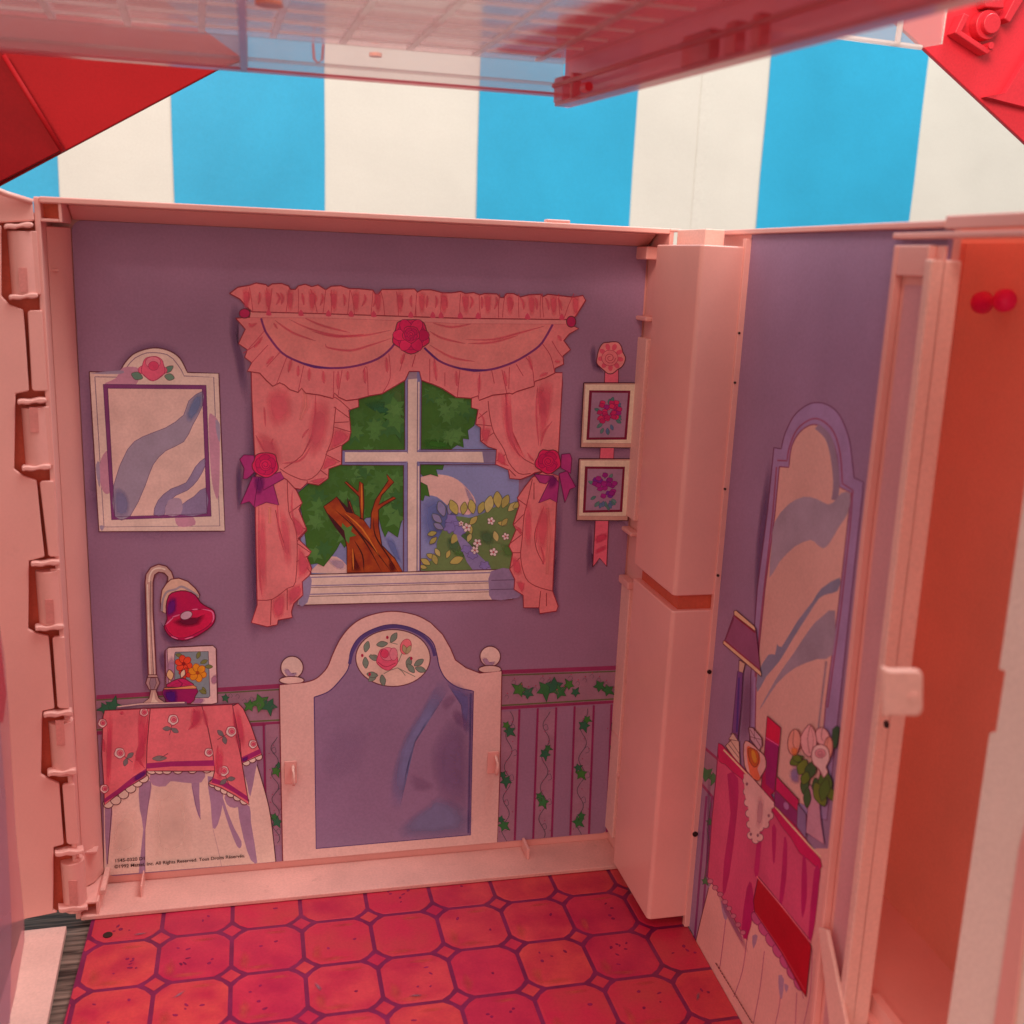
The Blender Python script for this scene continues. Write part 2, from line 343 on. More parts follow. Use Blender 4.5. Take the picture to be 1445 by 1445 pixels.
b = MB(); cpoly(b, [(-60, 255), (0, 268), (46, 284), (49, 312), (-60, 318)], .004, pink_smooth, -.001); b.build('top_edge', lp, .0008)
b = MB(); b.tube([PC(-60, 250, .001), PC(-20, 262, .001), PC(10, 274, .001), PC(46, 285, .0)], .0012, pink, 10); b.build('top_bead', lp, smooth=True)
recess_shade = mat('pink_plastic_recess_shade', (.66, .13, .07), .5, .05)  # darker copy of the pink: shade in gaps is put into the colour
notch_shade = mat('pink_plastic_notch_shade', (.74, .30, .27), .45, .05)  # shade of a notch painted as a darker pink patch on the knuckle
b = MB(); cpoly(b, [(-60, 300), (ax(300)-1, 300), (ax(1276)-2, 1276), (30, 1296), (-60, 1310)], .0015, recess_shade, -.0050); b.build('hinge_backing', lp)
for (g0, g1, y0, y1) in ((39, 45, 438, 552), (56, 68, 679, 786), (74, 81, 899, 1000), (88, 94, 1107, 1192)):
    b = MB(); cpoly(b, [(g0, y0+3), (g0+3, y0), (ax(y0)-1, y0), (ax(y1)-1, y1), (g1+3, y1), (g1, y1-3)], .0022, pink_smooth); b.build('hinge_leaf', lp, .0005)
for (x0, y0, y1, top) in KN_:
    sl = .0755*(y1-y0); b = MB(); r_ = .0052
    a_ = PC(x0+9+18, y0, -.0042); c_ = PC(x0+9+18+sl, y1, -.0042); b.tube([a_, c_], r_, pink_smooth, 28); kn = b.build('hinge_knuckle', lp, bevel=.0004)
    b = MB(); cpoly(b, [(x0+30, y0), (ax(y0)-1, y0), (ax(y1)-1, y1), (x0+30+sl, y1)], .002, pink_smooth, -.0006); b.build('knuckle_plate', kn, .0004)
    ya, yb2 = ((y0+1, y0+36) if top else (y1-38, y1-4)); xo = x0+19+.0755*(ya-y0)
    b = MB(); cpoly(b, [(xo, ya), (xo+12, ya), (xo+14, yb2), (xo+2, yb2)], .0004, notch_shade, .0013); b.build('knuckle_slot_shade', kn)
    for (yy, xx) in ((y0-6, x0), (y1+4, x0+sl)):
        b = MB(); n = 9; P = []
        for k in range(n): P.append((xx+2+k*5.2, yy-3-k*.45+math.sin(k*1.3+x0)*.9))
        for k in range(n)[::-1]: P.append((xx+3+k*5.2, yy+4-k*.45+math.sin(k*1.7+x0)*.9))
        cpoly(b, P, .0052, pink, .0016); b.build('knuckle_cap', kn, .0007)

# pale loose floor strip at the lower left
b = MB(); pts = []
for x, y in [(30, 1313), (94, 1306), (66, 1445), (50, 1520), (-60, 1520), (-10, 1445)]:
    q = ray(x, y); q = q*(-.3095/q.z); pts.append(q)
b.slab(pts, (0, 0, -.0035), mat('pale_pink_plastic', (.84, .56, .50), .5, .05, 30, .2, 400, .35, dirt=.3))
b.build('floor_flap', None, .0005, label='pale pink flat flap lying on the dark wood beside the red floor', cat='flap')

# hanging translucent sheet at the far left
veil = clear('milky_pink_film', (.97, .80, .84), .32, (.95, .68, .70))
PV = Plane((0, .40, 0), (.25, -.97, 0))
b = MB(); es = [(-80, 860), (-4, 868), (6, 930), (12, 1010), (17, 1100), (24, 1200), (33, 1290), (34, 1330), (22, 1400), (6, 1470), (-80, 1480)]
b.slab([PV(x, y) for x, y in es], (0, .0008, 0), veil)
tf = b.build('translucent_film', None, label='crumpled see-through pink film hanging at the left edge', cat='plastic film')
streak = clear('film_crease', (.90, .84, .94), .3, (.8, .70, .82))
b = MB()
b.slab([PV(x, y, .002) for x, y in [(-80, 980), (-2, 1000), (8, 1130), (16, 1300), (14, 1445), (-80, 1445)]], (0, .0004, 0), streak)
b.slab([PV(x, y, .003) for x, y in [(-80, 870), (-3, 880), (9, 980), (4, 1020), (-80, 1000)]], (0, .0004, 0), clear('film_magenta', (.95, .5, .62), .4, (.9, .35, .42)))
b.build('film_fold', tf)

# ------------------------------------------------------------------ right wall panel
rw = thing('right_wall_panel', tuple(Bp(.15, 0, ZF)), 'pink side wall panel with box column, printed dresser card and open closet recess', 'toy house wall')
b = MB(); b.bbox(-.045, .1762, -.004, -.0015, ZF, .0145, pink); b.build('back_plate', rw)
b = MB(); b.bbox(-.02, .1765, -.0015, .0022, .0135, .0156, pink_smooth); b.bbox(.1765, .30, -.0015, .0022, .0130, .0168, pink_smooth); b.build('top_rim', rw, .0005)
def pillar(z0, z1):
    P = []; x0, x1, y0, y1 = .1795, .2008, .4215, .4725; r = .0022
    for (cx, cy, a0) in ((x0+r, y0+r, pi), (x1, y0, None), (x1, y1, None), (x0, y1, None)):
        if a0 is None: P.append((cx, cy, z0))
        else:
            for k in range(7): t = a0+pi/2*k/6; P.append((cx+cos(t)*r, cy+sin(t)*r, z0))
    m = MB(); m.slab(P, (0, 0, z1-z0), pink_smooth); return m
pillar(-.1425, .0085).build('box_column', rw, .0007); pillar(-.3045, -.1495).build('box_column', rw, .0007)
b = MB(); b.box(.183, .2008, .424, .470, -.1495, -.1425, recess_shade); b.build('column_core', rw)  # filler between the boxes, coloured as the shaded gap
b = MB(); b.box(.1985, .2035, .4205, .4235, ZF+.0002, .0118, pink); b.build('edge_flange', rw, .0004)
b = MB(); b.box(.1887, .1978, .440, .472, -.005, .0155, pale); b.build('top_catch', rw, .0005)
for x, y, r in ((1001, 948, .0010), (981, 1177, .0013), (1043, 470, .0005), (1037, 540, .0005), (1023, 690, .0005), (1013, 812, .0006)):
    q = ray(x, y); q = q*(.4203/q.y); b = MB(); b.tube([(q.x, .4207, q.z), (q.x, .4199, q.z)], r, speck, 10); b.build('screw_speck', rw)
mauveB = mat('lavender_print_side', real(130, 82, 97), .5, .05, 22, .12, 700, .35)
b = MB(); b.bbox(.0335, .1764, -.0012, 0, ZF-.0002, .0134, mauveB); cardB = b.build('printed_card', rw)
# closet recess
b = MB(); cz = -.243
b.bbox(.110, .40, -.050, -.047, ZF, .0135, closet_bounce); b.build('closet_back', rw)
b = MB(); b.bbox(.1100, .1125, -.047, -.0045, ZF, .0135, closet_bounce); b.build('closet_side', rw)
b = MB(); b.bbox(.1125, .40, -.047, -.0045, cz-.002, cz, pink_smooth); b.bbox(.1785, .2215, -.0095, -.0065, cz, cz+.006, pink); b.build('closet_floor', rw)
b = MB(); b.bbox(.1125, .40, -.047, -.0045, .0115, .0135, closet_bounce); b.build('closet_roof', rw)
b = MB(); b.bbox(.150, .36, .0002, .0030, .0104, .0124, pink_smooth); b.build('closet_lintel', rw, .0006)
# door post: frame with a sunken groove
zt, zb = .0086, -.345
def sl(z): return .1545+max(0, -.06-z)*.032
def sr(z): return .1773+(.01-z)*.020
def pbar(b, fa, fb, o0, o1, z0, z1, m):           # bar of the post whose sides lean as the moulding does
    n = 4; zs = [z0+(z1-z0)*k/n for k in range(n+1)]
    b.slab([Bp(fa(z), o0, z) for z in zs]+[Bp(fb(z), o0, z) for z in zs[::-1]], BN*(o1-o0), m)
b = MB()
pbar(b, sl, sr, .0004, .0018, zb, zt, pink_smooth)
pbar(b, sl, lambda z: sl(z)+.0024, .0018, .0046, zb, zt, pink_smooth)
pbar(b, lambda z: sl(z)+.0024, lambda z: sr(z)-.0036, .0018, .0044, zt-.009, zt, pink_smooth)
post = b.build('door_post', rw, .0005)
b = MB(); pbar(b, lambda z: sr(z)-.0036, lambda z: sr(z), -.0046, .0054, zb, zt-.004, pale); b.build('outer_bar', post, .0007)  # paler plastic paints the light on the post's edge
b = MB(); pbar(b, lambda z: sl(z)+.0050, lambda z: sr(z)-.0040, .0018, .0022, zb, zt-.0115, mat('groove_plastic', (.72, .38, .42), .35, .06, 20, .2, 300, .5)); b.build('groove', post)
YL = PB(1256, 980, .005).y-.001; PL = Plane((0, YL, 0), (-.35, -.94, 0))
b = MB(); cs = []
for (cx, cy, a0) in ((1292, 957, -pi/2), (1292, 1001, 0)):
    for k in range(6): t = a0+pi/2*k/5; cs.append((cx+cos(t)*11, cy+sin(t)*11))
b.slab([PL(x, y) for x, y in [(1244, 941), (1256, 946)]+cs+[(1256, 1011), (1246, 1014)]], -PL.n*.0022, pale); lt = b.build('latch_tab', post, .0008)
q = PL(1289, 984); b = MB(); b.tube([q, q+PL.n*.0007], .0011, pale, 16); b.build('latch_dimple', lt)
b = MB(); q = PB(1252, 1022, .0056); b.tube([q, q+BN*.0006], .0012, speck, 10); b.build('dirt_speck', post)
b = MB(); b.slab([PB(x, y, .0047) for x, y in ((1160, 1308), (1172, 1312), (1205, 1470), (1178, 1470))], BN*.0015, pale); b.build('post_foot', post, .0004)
# near jamb of the closet
b = MB(); ed = [(1449, 640), (1445, 686), (1415, 900), (1408, 945), (1417, 948), (1404, 1032), (1395, 1034), (1335, 1445), (1325, 1520), (1560, 1520), (1560, 640)]
b.slab([PB(x, y, .001) for x, y in ed], BN*(-.004), mat('cream_plastic', (.95, .90, .80), .45, .03, 15, .15, 300, .4)); jm = b.build('closet_jamb', rw, .0006)
b = MB(); b.slab([PB(x, y, .0012) for x, y in ((1452, 1150), (1440, 1200), (1405, 1445), (1400, 1520), (1425, 1520), (1462, 1200))], BN*.0008, pink); b.build('jamb_groove', jm, .0004)
# bow-shaped peg
q0 = Vector(ray(1386, 427)); q0 = q0*(.238/q0.x); q1 = Vector(ray(1418, 424)); q1 = q1*(.238/q1.x)
b = MB(); dq = (q1-q0); R = .0038
b.tube([q0-dq*.28, q0-dq*.12, q0+dq*.1, q0+dq*.30, q0+dq*.5, q1-dq*.30, q1-dq*.1, q1+dq*.12, q1+dq*.28], [R*.55, R*.95, R, R*.6, R*.38, R*.6, R, R*.95, R*.55], rose_peg, 16)
mid = (q0+q1)/2; b.tube([mid, mid+Vector((.012, .0, 0))], .0016, rose_peg, 12)
b.build('closet_peg', None, smooth=True, label='hot pink bow-shaped peg stuck in the orange closet recess', cat='peg')

# ------------------------------------------------------------------ red roof pieces
def plate(name, plane, pts, d, m, label, cat):
    b = MB(); b.slab([plane(x, y) for x, y in pts], -plane.n*d, m); return b.build(name, None, .0006, label=label, cat=cat)
PG = Plane((0, .53, 0), (0, -1, 0))
gl = plate('red_roof_gable', PG, [(190, -30), (345, 84), (310, 97), (0, 262), (-60, 294), (-60, -30)], .003, red, 'dark red plastic roof slope at the upper left under the clear tray', 'toy roof')
red_shade = mat('red_plastic_shade', (.18, .003, .006), .6, .05, spec=.1)  # darker copy of the red: the fold's shade is in the colour
b = MB(); b.slab([PG(x, y, .0004) for x, y in ((-60, -30), (-40, 0), (5, 78), (88, 213), (0, 258), (-60, 290))], -PG.n*-.0022, red_shade); b.build('folded_flange', gl, .0005)
b = MB(); b.tube([PG(5, 78, .003), PG(89, 214, .003)], .0011, red, 10); b.build('fold_ridge', gl, smooth=True)
PR = Plane((0, .50, 0), (0, -1, 0)); redr = mat('bright_red_plastic', (.72, .035, .06), .36, .05, 20, .15, 300, .45)
gr = plate('red_roof_gable', PR, [(1215, -40), (1250, 18), (1445, 200), (1540, 290), (1540, -40)], .003, redr, 'bright red plastic roof slope at the upper right with round hinge peg', 'toy roof')
b = MB(); b.slab([PR(x, y) for x, y in ((1384, 138), (1398, 142), (1412, 132), (1460, 52), (1500, -40), (1540, -40), (1540, 200), (1470, 160))], (0, -.004, 0), redr); b.build('raised_edge', gr, .0014)
q = PR(1384, 38); b = MB(); b.tube([q, q+Vector((0, -.009, 0))], .0047, redr, 24); b.tube([q, q+Vector((0, -.006, 0))], .0068, redr, 24); b.build('hinge_peg', gr, .0006)
b = MB()
for pl in ([(1348, 22), (1356, 26), (1345, 48), (1380, 70), (1386, 66), (1390, 74), (1380, 80), (1335, 50)], [(1376, -5), (1402, -5), (1404, 16), (1378, 14)], [(1404, 30), (1412, 36), (1440, -10), (1430, -20)]):
    b.slab([PR(x, y) for x, y in pl], (0, -.007, 0), redr)
b.build('clip_bracket', gr, .0006)
b = MB(); q = PR(1384, 68); b.tube([q, q+Vector((0, -.008, 0))], .0016, redr, 12); b.build('clip_pin', gr)

# ------------------------------------------------------------------ clear tray overhead
tray_m = clear('clear_pink_plastic', (.92, .76, .78), .27, (.92, .66, .64))
tray_c = clear('clear_plastic', (.98, .93, .93), .22, (1, .86, .84))
tray_g = clear('clear_grid_plastic', (1, 1, 1), .62, (1, .97, .95))
tray_p = clear('rose_plastic', (.92, .42, .48), .5, (.94, .42, .46))
TZ = .06
def TP(x, y, z=TZ): d = ray(x, y); return d*(z/d.z)
tr = thing('clear_roof_tray', (.0, .3, TZ), 'see-through pink plastic tray with a grid pattern spanning the top', 'plastic tray')
fe = [TP(-60, 70), TP(335, 96), TP(795, 130)]
YE = .4095
b = MB(); zt = TZ+.0105; b.slab([(-.40, YE-.001, zt), (.1135, YE-.001, zt), (.160, .12, zt), (.19, -.20, zt), (-.40, -.20, zt)], (0, 0, .0012), tray_m); b.build('tray_sheet', tr)
b = MB(); b.box(-.40, .1135, YE-.0016, YE, TZ, zt, tray_c); b.build('front_flange', tr)
b = MB(); b.box(-.40, .1135, YE-.0040, YE+.001, TZ-.0009, TZ, tray_p); b.box(-.40, .1135, YE-.003, YE+.0004, TZ+.0028, TZ+.0036, tray_c); b.build('flange_bead', tr)
b = MB(); b.box(-.40, .0, YE-.0005, YE+.0018, TZ+.0002, zt, tray_m); b.build('flange_backing', tr)
for xx in (-.0025,):
    b = MB(); b.box(xx, xx+.0022, YE-.14, YE+.0003, TZ-.001, zt, tray_p); b.build('cross_rib', tr)
# raised grid: vanishing direction of its long bars is the tray's own
gd = (ray(280, 347)); gd.z = 0; gd.normalize()
rib0 = [(487, 76), (573, 81), (681, 68), (771, 70), (405, 70)]
for k in range(-6, 5):
    p = TP(681, 68, zt) + Vector((k*.0235, 0, 0)); p = p + gd*((YE-.006-p.y)/gd.y)
    
    if p.x > .107: continue
    e = p - gd*.42; sx = Vector((.0011, 0, 0)); b = MB(); b.slab([p-sx, p+sx, e+sx, e-sx], (0, 0, -.0008), tray_g); b.build('grid_bar', tr)
for k in range(12):
    y = YE-.016-k*.0175; xr = .1135+(YE-y)*.165-.008; b = MB(); b.box(-.12, xr, y-.0008, y+.0008, zt-.0007, zt-.0001, tray_g); b.build('grid_bar', tr)
# rose side flange with ridge and hinge lugs
FL = [TP(800, 137, TZ-.0015), TP(905, 112, TZ), TP(1090, 58, TZ), TP(1250, 2, TZ)]
A_, B_ = FL[0], FL[3]; dfl = (B_-A_); A_.z = B_.z = TZ-.002; dfl = (B_-A_).normalized(); E_ = B_+dfl*.08; sd = Vector((dfl.y, -dfl.x, 0))
if sd.x < 0: sd = -sd
def flbar(o0, o1, z0, z1, m, name, t0=0, t1=1, bev=.0004):
    a = A_+(E_-A_)*t0; c = A_+(E_-A_)*t1; b = MB()
    b.slab([a+sd*o0+Vector((0, 0, z0-A_.z)), c+sd*o0+Vector((0, 0, z0-A_.z)), c+sd*o1+Vector((0, 0, z0-A_.z)), a+sd*o1+Vector((0, 0, z0-A_.z))], (0, 0, z1-z0), m); return b.build(name, tr, bev)
flbar(-.0015, 0, TZ-.0035, zt+.0015, tray_p, 'side_flange')
flbar(-.030, -.0015, zt+.0012, zt+.0024, tray_p, 'side_sheet')
flbar(-.0050, .0015, TZ-.0052, TZ-.0036, tray_p, 'side_bead')
flbar(-.0065, -.0050, TZ+.001, TZ+.0026, tray_p, 'side_bead')
for t0, t1 in ((.0, .03), (.055, .065), (.36, .42), (.45, .47), (.50, .515)):
    flbar(-.0055, -.0020, TZ-.0040, TZ+.0045, tray_p, 'hinge_lug', t0, t1)
q = TP(824, 124, TZ-.002); b = MB(); b.tube([q, q+dfl*.004], .0016, redr, 12); b.build('hinge_pin', tr)
# small moulded pegs
amber = mat('amber_plastic', (.80, .40, .28), .4)
for (x, y, rr) in ((380, 8, .0042), (530, 80, .0024)):
    q = TP(x, y, zt-.001); b = MB(); b.tube([q, q+Vector((0, 0, .0012))], rr, amber, 20); b.build('moulded_peg', tr)
q = TP(449, 62, zt); b = MB(); b.tube([q+Vector((-.0018, 0, 0)), q+Vector((-.0014, 0, -.005)), q+Vector((0, 0, -.0064)), q+Vector((.0014, 0, -.005)), q+Vector((.0018, 0, 0))], .0005, tray_p, 8); b.build('loop', tr)
# second clear tray beyond
b = MB(); P2 = Plane((0, .41, 0), (0, -1, 0))
t2 = thing('clear_side_tray', (.2, .41, .09), 'clear plastic tray corner in front of the bright red roof at upper right', 'plastic tray')
b.slab([P2(x, y) for x, y in ((1080, 38), (1141, 46), (1300, 67), (1330, 62), (1345, -40), (1080, -40))], (0, .0012, 0), tray_c); b.build('tray_sheet', t2)
b = MB(); b.tube([P2(1080, 39, .001), P2(1141, 46, .001), P2(1300, 67, .001)], .0010, tray_g, 8); b.build('tray_bead', t2)
b = MB(); b.tube([P2(1282, -40, .001), P2(1266, 62, .001)], .0012, tray_g, 8); b.build('tray_rib', t2)

# ================================================================== PRINT on the cards: flat ink shapes lying on the sheet
rp = random.Random(11)
def ink(c, var=.07, fade=False, dark=None, rough=.5, vs=70):
    n = 'ink_%d_%d_%d%s%s' % (*c, '_f' if fade else '', '_%d' % dark[0] if dark else '')
    return mat(n, real(*c), rough, var, vs, .1, 600, .35, fade=fade, dark=real(*dark) if dark else None)
LINE = (84, 26, 32)
def smooth(pts, closed=True, k=4):
    n = len(pts); out = []
    rng = range(n) if closed else range(n-1)
    for i in rng:
        p0 = pts[(i-1) % n] if closed or i > 0 else pts[i]; p1 = pts[i]; p2 = pts[(i+1) % n]; p3 = pts[(i+2) % n] if closed or i+2 < n else p2
        for j in range(k):
            t = j/k; t2 = t*t; t3 = t2*t
            out.append(tuple(.5*((2*p1[a])+(-p0[a]+p2[a])*t+(2*p0[a]-5*p1[a]+4*p2[a]-p3[a])*t2+(-p0[a]+3*p1[a]-3*p2[a]+p3[a])*t3) for a in (0, 1)))
    if not closed: out.append(pts[-1])
    return out
def inside(p, poly):
    x, y = p; r = False; j = len(poly)-1
    for i in range(len(poly)):
        xi, yi = poly[i]; xj, yj = poly[j]
        if (yi > y) != (yj > y) and x < (xj-xi)*(y-yi)/(yj-yi)+xi: r = not r
        j = i
    return r
class Print:
    def __init__(s, plane, base, T=(0, 0, 1)): s.pl = plane; s.z = .00003+base*.00012; s.b = MB(); s.T = T; s.n = 0
    def at(s, *T): s.T = T; return s
    def px(s, p): return (s.T[0]+p[0]/s.T[2], s.T[1]+p[1]/s.T[2])
    def up(s): s.n += 1; s.z += 9e-7
    def P(s, p):
        q = s.pl(*s.px(p), s.z)
        if s.pl is PA: q.z = max(q.z, -.3033)
        return q
    def fill(s, pts, c, sm=0, out=0, oc=LINE, **k):
        s.up()
        if sm: pts = smooth(pts, True, sm)
        m = c if not isinstance(c, tuple) else ink(c, **k)
        s.b.face([s.P(p) for p in pts], m)
        if out: s.line(pts+[pts[0]], out, oc)
        return s
    def line(s, pts, w, c=LINE, sm=0, taper=False, fade=False, **k):
        """w in photograph pixels"""
        s.up()
        if sm: pts = smooth(pts, False, sm)
        w *= s.T[2]/2; m = ink(c, fade=fade, **k); n = len(pts); L_ = []; R_ = []
        for i in range(n):
            a = pts[max(i-1, 0)]; e = pts[min(i+1, n-1)]; dx, dy = e[0]-a[0], e[1]-a[1]; l = math.hypot(dx, dy) or 1
            ww = w*(math.sin(pi*(i+.35)/(n-.3)) if taper else 1)
            L_.append((pts[i][0]-dy/l*ww, pts[i][1]+dx/l*ww)); R_.append((pts[i][0]+dy/l*ww, pts[i][1]-dx/l*ww))
        for i in range(n-1):
            if fade:
                s.b.face([s.P(L_[i]), s.P(L_[i+1]), s.P(pts[i+1]), s.P(pts[i])], m, [0, 0, .62, .62])
                s.b.face([s.P(pts[i]), s.P(pts[i+1]), s.P(R_[i+1]), s.P(R_[i])], m, [.62, .62, 0, 0])
            else: s.b.face([s.P(L_[i]), s.P(L_[i+1]), s.P(R_[i+1]), s.P(R_[i])], m)
        return s
    def ell(s, x, y, rx, ry, c, rot=0, n=20, wob=0, out=0, oc=LINE, **k):
        P = []
        for i in range(n):
            t = 2*pi*i/n; q = 1+wob*math.sin(5*t+rot*3)+wob*.6*rp.uniform(-1, 1) if wob else 1
            a, e = cos(t)*rx*q, sin(t)*ry*q; P.append((x+a*cos(rot)-e*sin(rot), y+a*sin(rot)+e*cos(rot)))
        return s.fill(P, c, 2 if wob else 0, out, oc, **k)
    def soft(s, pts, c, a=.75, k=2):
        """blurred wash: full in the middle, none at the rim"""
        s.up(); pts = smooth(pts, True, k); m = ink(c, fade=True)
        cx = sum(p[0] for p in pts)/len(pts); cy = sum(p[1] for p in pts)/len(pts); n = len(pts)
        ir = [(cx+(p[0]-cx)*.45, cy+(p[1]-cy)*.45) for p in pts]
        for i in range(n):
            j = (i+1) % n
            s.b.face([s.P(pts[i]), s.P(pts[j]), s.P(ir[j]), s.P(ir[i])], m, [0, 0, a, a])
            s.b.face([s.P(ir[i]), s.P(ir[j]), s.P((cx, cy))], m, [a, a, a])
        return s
    def leaf(s, x, y, r, ang, c, lobes=5, out=.6, oc=(30, 52, 26)):
        P = []
        for i in range(lobes*2):
            t = ang+2*pi*i/(lobes*2); q = r*(1 if i % 2 == 0 else .52)*(1.25 if i == 0 else 1); P.append((x+cos(t)*q, y+sin(t)*q))
        return s.fill(P, c, 0, out, oc)
    def blade(s, x, y, l, w, ang, c, out=.7, oc=LINE):
        q = [(0, 0), (.3, .42), (.62, .5), (1, 0), (.62, -.5), (.3, -.42)]
        return s.fill([(x+cos(ang)*a*l-sin(ang)*e*w, y+sin(ang)*a*l+cos(ang)*e*w) for a, e in q], c, 3, out, oc)
    def rose(s, x, y, r, cs, out=1):
        s.ell(x, y, r, r*.95, cs[0], wob=.07, out=out, n=16)
        for k in range(6):
            t = k*pi/3+rp.random(); s.ell(x+cos(t)*r*.5, y+sin(t)*r*.5, r*.42, r*.3, cs[1], rot=t+1.57, out=.6, oc=cs[2], n=12)
        s.ell(x, y, r*.46, r*.44, cs[0], out=.6, oc=cs[2], n=14)
        s.line([(x+cos(a)*r*.36*(1-a/14), y+sin(a)*r*.36*(1-a/14)) for a in [q*.6 for q in range(17)]], .7, cs[2])
        return s
    def build(s, name, parent, **k): return s.b.build(name, parent, fix=False, **k)
WHITE = (208, 148, 128); WSH = (150, 100, 112)

# ---------- back wall card
p = Print(PA, 0)
p.fill([(136, 987), (395, 972), (709, 951), (876, 946), (868, 990), (709, 998), (395, 1018), (137, 1032)], (136, 84, 90))
p.fill([(136, 981), (395, 965), (709, 945.5), (877, 939), (877, 945), (709, 951), (395, 971), (136, 987)], (128, 34, 62))
p.line([(136, 988), (395, 973), (709, 953), (877, 947)], 2, (82, 70, 40))
p.line([(136, 1030), (395, 1016), (709, 995.5), (872, 986)], 2.2, (82, 74, 40))
p.fill([(136, 1032), (395, 1018), (709, 997), (872, 988), (872, 992), (709, 1001.5), (395, 1023), (136, 1037)], (124, 32, 60))
p.build('border_print', cardA)
p = Print(PA, 1)
for (x0, x1, dx) in ((702, 733, -7), (759, 785, -7), (811, 838, -7.5), (863, 880, -8), (375, 398, 2)):
    y0 = 1003-(x0-733)*.055; p.fill([(x0, y0), (x1, y0-1.5), (x1+dx, 1192), (x0+dx, 1194)], (138, 84, 92))
for (x, xe) in ((733, 726), (759, 752), (785, 778), (811, 804), (838, 830), (863, 855), (372, 376)):
    p.line([(x, 1001-(x-733)*.055), (xe, 1192)], 3, (120, 26, 58))
p.build('wainscot_stripe_print', cardA)
GR = [(42, 82, 40), (52, 88, 34), (36, 74, 48)]
def vine(p, x0, y0, x1, y1, leaves, off=0):
    n = 26; P = [(x0+(x1-x0)*k/n+math.sin(k*1.0+off)*5, y0+(y1-y0)*k/n) for k in range(n+1)]
    p.line(P, .8, (60, 50, 52), sm=3)
    for k in range(3, n, 5): p.line([P[k], (P[k][0]+5, P[k][1]-3), (P[k][0]+7, P[k][1]+4), (P[k][0]+2, P[k][1]+6)], .6, (70, 55, 60), sm=3)
    for k in range(2, n, 2): p.ell(P[k][0]+rp.uniform(-8, 8), P[k][1], .9, .9, (140, 40, 62), n=6)
    for (x, y, s_) in leaves: p.leaf(x, y, s_, rp.uniform(.6, 1.6), rp.choice(GR)); p.leaf(x+s_*.5*rp.choice((-1, 1)), y-s_*.95, s_*.7, rp.uniform(-1, 3), rp.choice(GR))
p = Print(PA, 2)
vine(p, 720, 1004, 712, 1188, [(719, 1032, 9), (714, 1102, 9), (711, 1165, 9)])
vine(p, 772, 1004, 764, 1186, [(769, 1064, 8.5), (766, 1132, 9)], 2)
vine(p, 825, 1000, 816, 1184, [(824, 1024, 9), (820, 1092, 9), (816, 1160, 9)], 1)
vine(p, 868, 1000, 862, 1182, [(867, 1060, 6)], 1)
vine(p, 387, 1040, 390, 1190, [(390, 1088, 8), (391, 1160, 8)], 2)
p.build('ivy_stripe_print', cardA)
p = Print(PA, 3)
for (x, y, r_) in ((733, 973, 11), (745, 978, 9), (770, 973, 14), (782, 968, 13), (790, 976, 11), (803, 966, 8), (812, 977, 7), (846, 968, 9), (858, 974, 9), (368, 992, 14), (380, 996, 12), (352, 996, 9), (160, 997, 13), (148, 1000, 10), (318, 985, 6)):
    p.leaf(x, y, r_, rp.uniform(0, 6), rp.choice(GR), out=.7)
for k in range(16):
    x = 712+k*10; y = 972-(k*10)*.055+rp.uniform(-12, 12); p.line([(x, y), (x+3, y-3), (x+6, y), (x+4, y+3)], .6, (90, 62, 66), sm=3)
    p.ell(x+4, y-5, 1, 1, (150, 40, 60), n=6)
for k in range(7):
    x = 322+k*10; y = 990+rp.uniform(-10, 10); p.line([(x, y), (x+3, y-3), (x+6, y), (x+4, y+3)], .6, (90, 62, 66), sm=3)
p.build('ivy_border_print', cardA)

# wall mirror
p = Print(PA, 1, (0, 260, 2.779))
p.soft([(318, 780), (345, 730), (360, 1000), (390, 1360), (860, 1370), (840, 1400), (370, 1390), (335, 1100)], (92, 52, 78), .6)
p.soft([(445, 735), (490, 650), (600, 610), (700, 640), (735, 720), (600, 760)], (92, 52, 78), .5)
fr = [(350, 735), (470, 738), (490, 700), (530, 662), (600, 642), (660, 652), (705, 682), (735, 738), (858, 742), (870, 1050), (882, 1360), (388, 1362)]
fr = fr[:1]+smooth(fr[1:8], False, 5)+fr[8:]
p.fill(fr, WHITE, out=1.6)
p.line([(372, 755), (482, 757), (494, 722), (510, 700), (530, 681), (555, 668), (577, 661), (600, 660), (628, 662), (655, 668), (678, 684), (695, 705), (712, 730), (722, 752), (838, 757), (862, 1340), (408, 1344), (372, 755)], 1.2, (120, 80, 88))
for q in ([(410, 785), (455, 760), (480, 720), (540, 720), (545, 760), (520, 790)], [(818, 920), (835, 905), (860, 960), (858, 1220), (838, 1200), (825, 1100)], [(388, 1120), (405, 1060), (435, 1050), (440, 1180), (420, 1215), (398, 1190)], [(690, 1300), (750, 1300), (765, 1335), (700, 1342)]): p.fill(q, (172, 104, 112), 3)
for q in ([(376, 1100), (390, 1090), (392, 1190), (380, 1150)], [(845, 925), (862, 940), (862, 1010), (850, 980)], [(352, 742), (470, 744), (486, 735), (470, 730)], [(390, 1340), (408, 1340), (400, 1360)]): p.fill(q, (140, 108, 116), 2)
p.fill([(405, 785), (808, 788), (828, 1302), (438, 1316)], (110, 42, 78)); p.fill([(422, 800), (793, 803), (812, 1292), (450, 1304)], (204, 140, 122))
p.fill([(795, 812), (793, 870), (755, 945), (720, 1010), (650, 1045), (600, 1100), (570, 1180), (510, 1302), (450, 1303), (446, 1180), (500, 1040), (560, 990), (650, 955), (720, 905), (740, 850)], (138, 106, 112), 2, .8, (96, 58, 80))
p.soft([(760, 830), (795, 812), (794, 870), (745, 940), (725, 910)], (100, 98, 122), .7); p.soft([(446, 1190), (490, 1200), (510, 1250), (500, 1303), (450, 1303)], (116, 96, 118), .7)
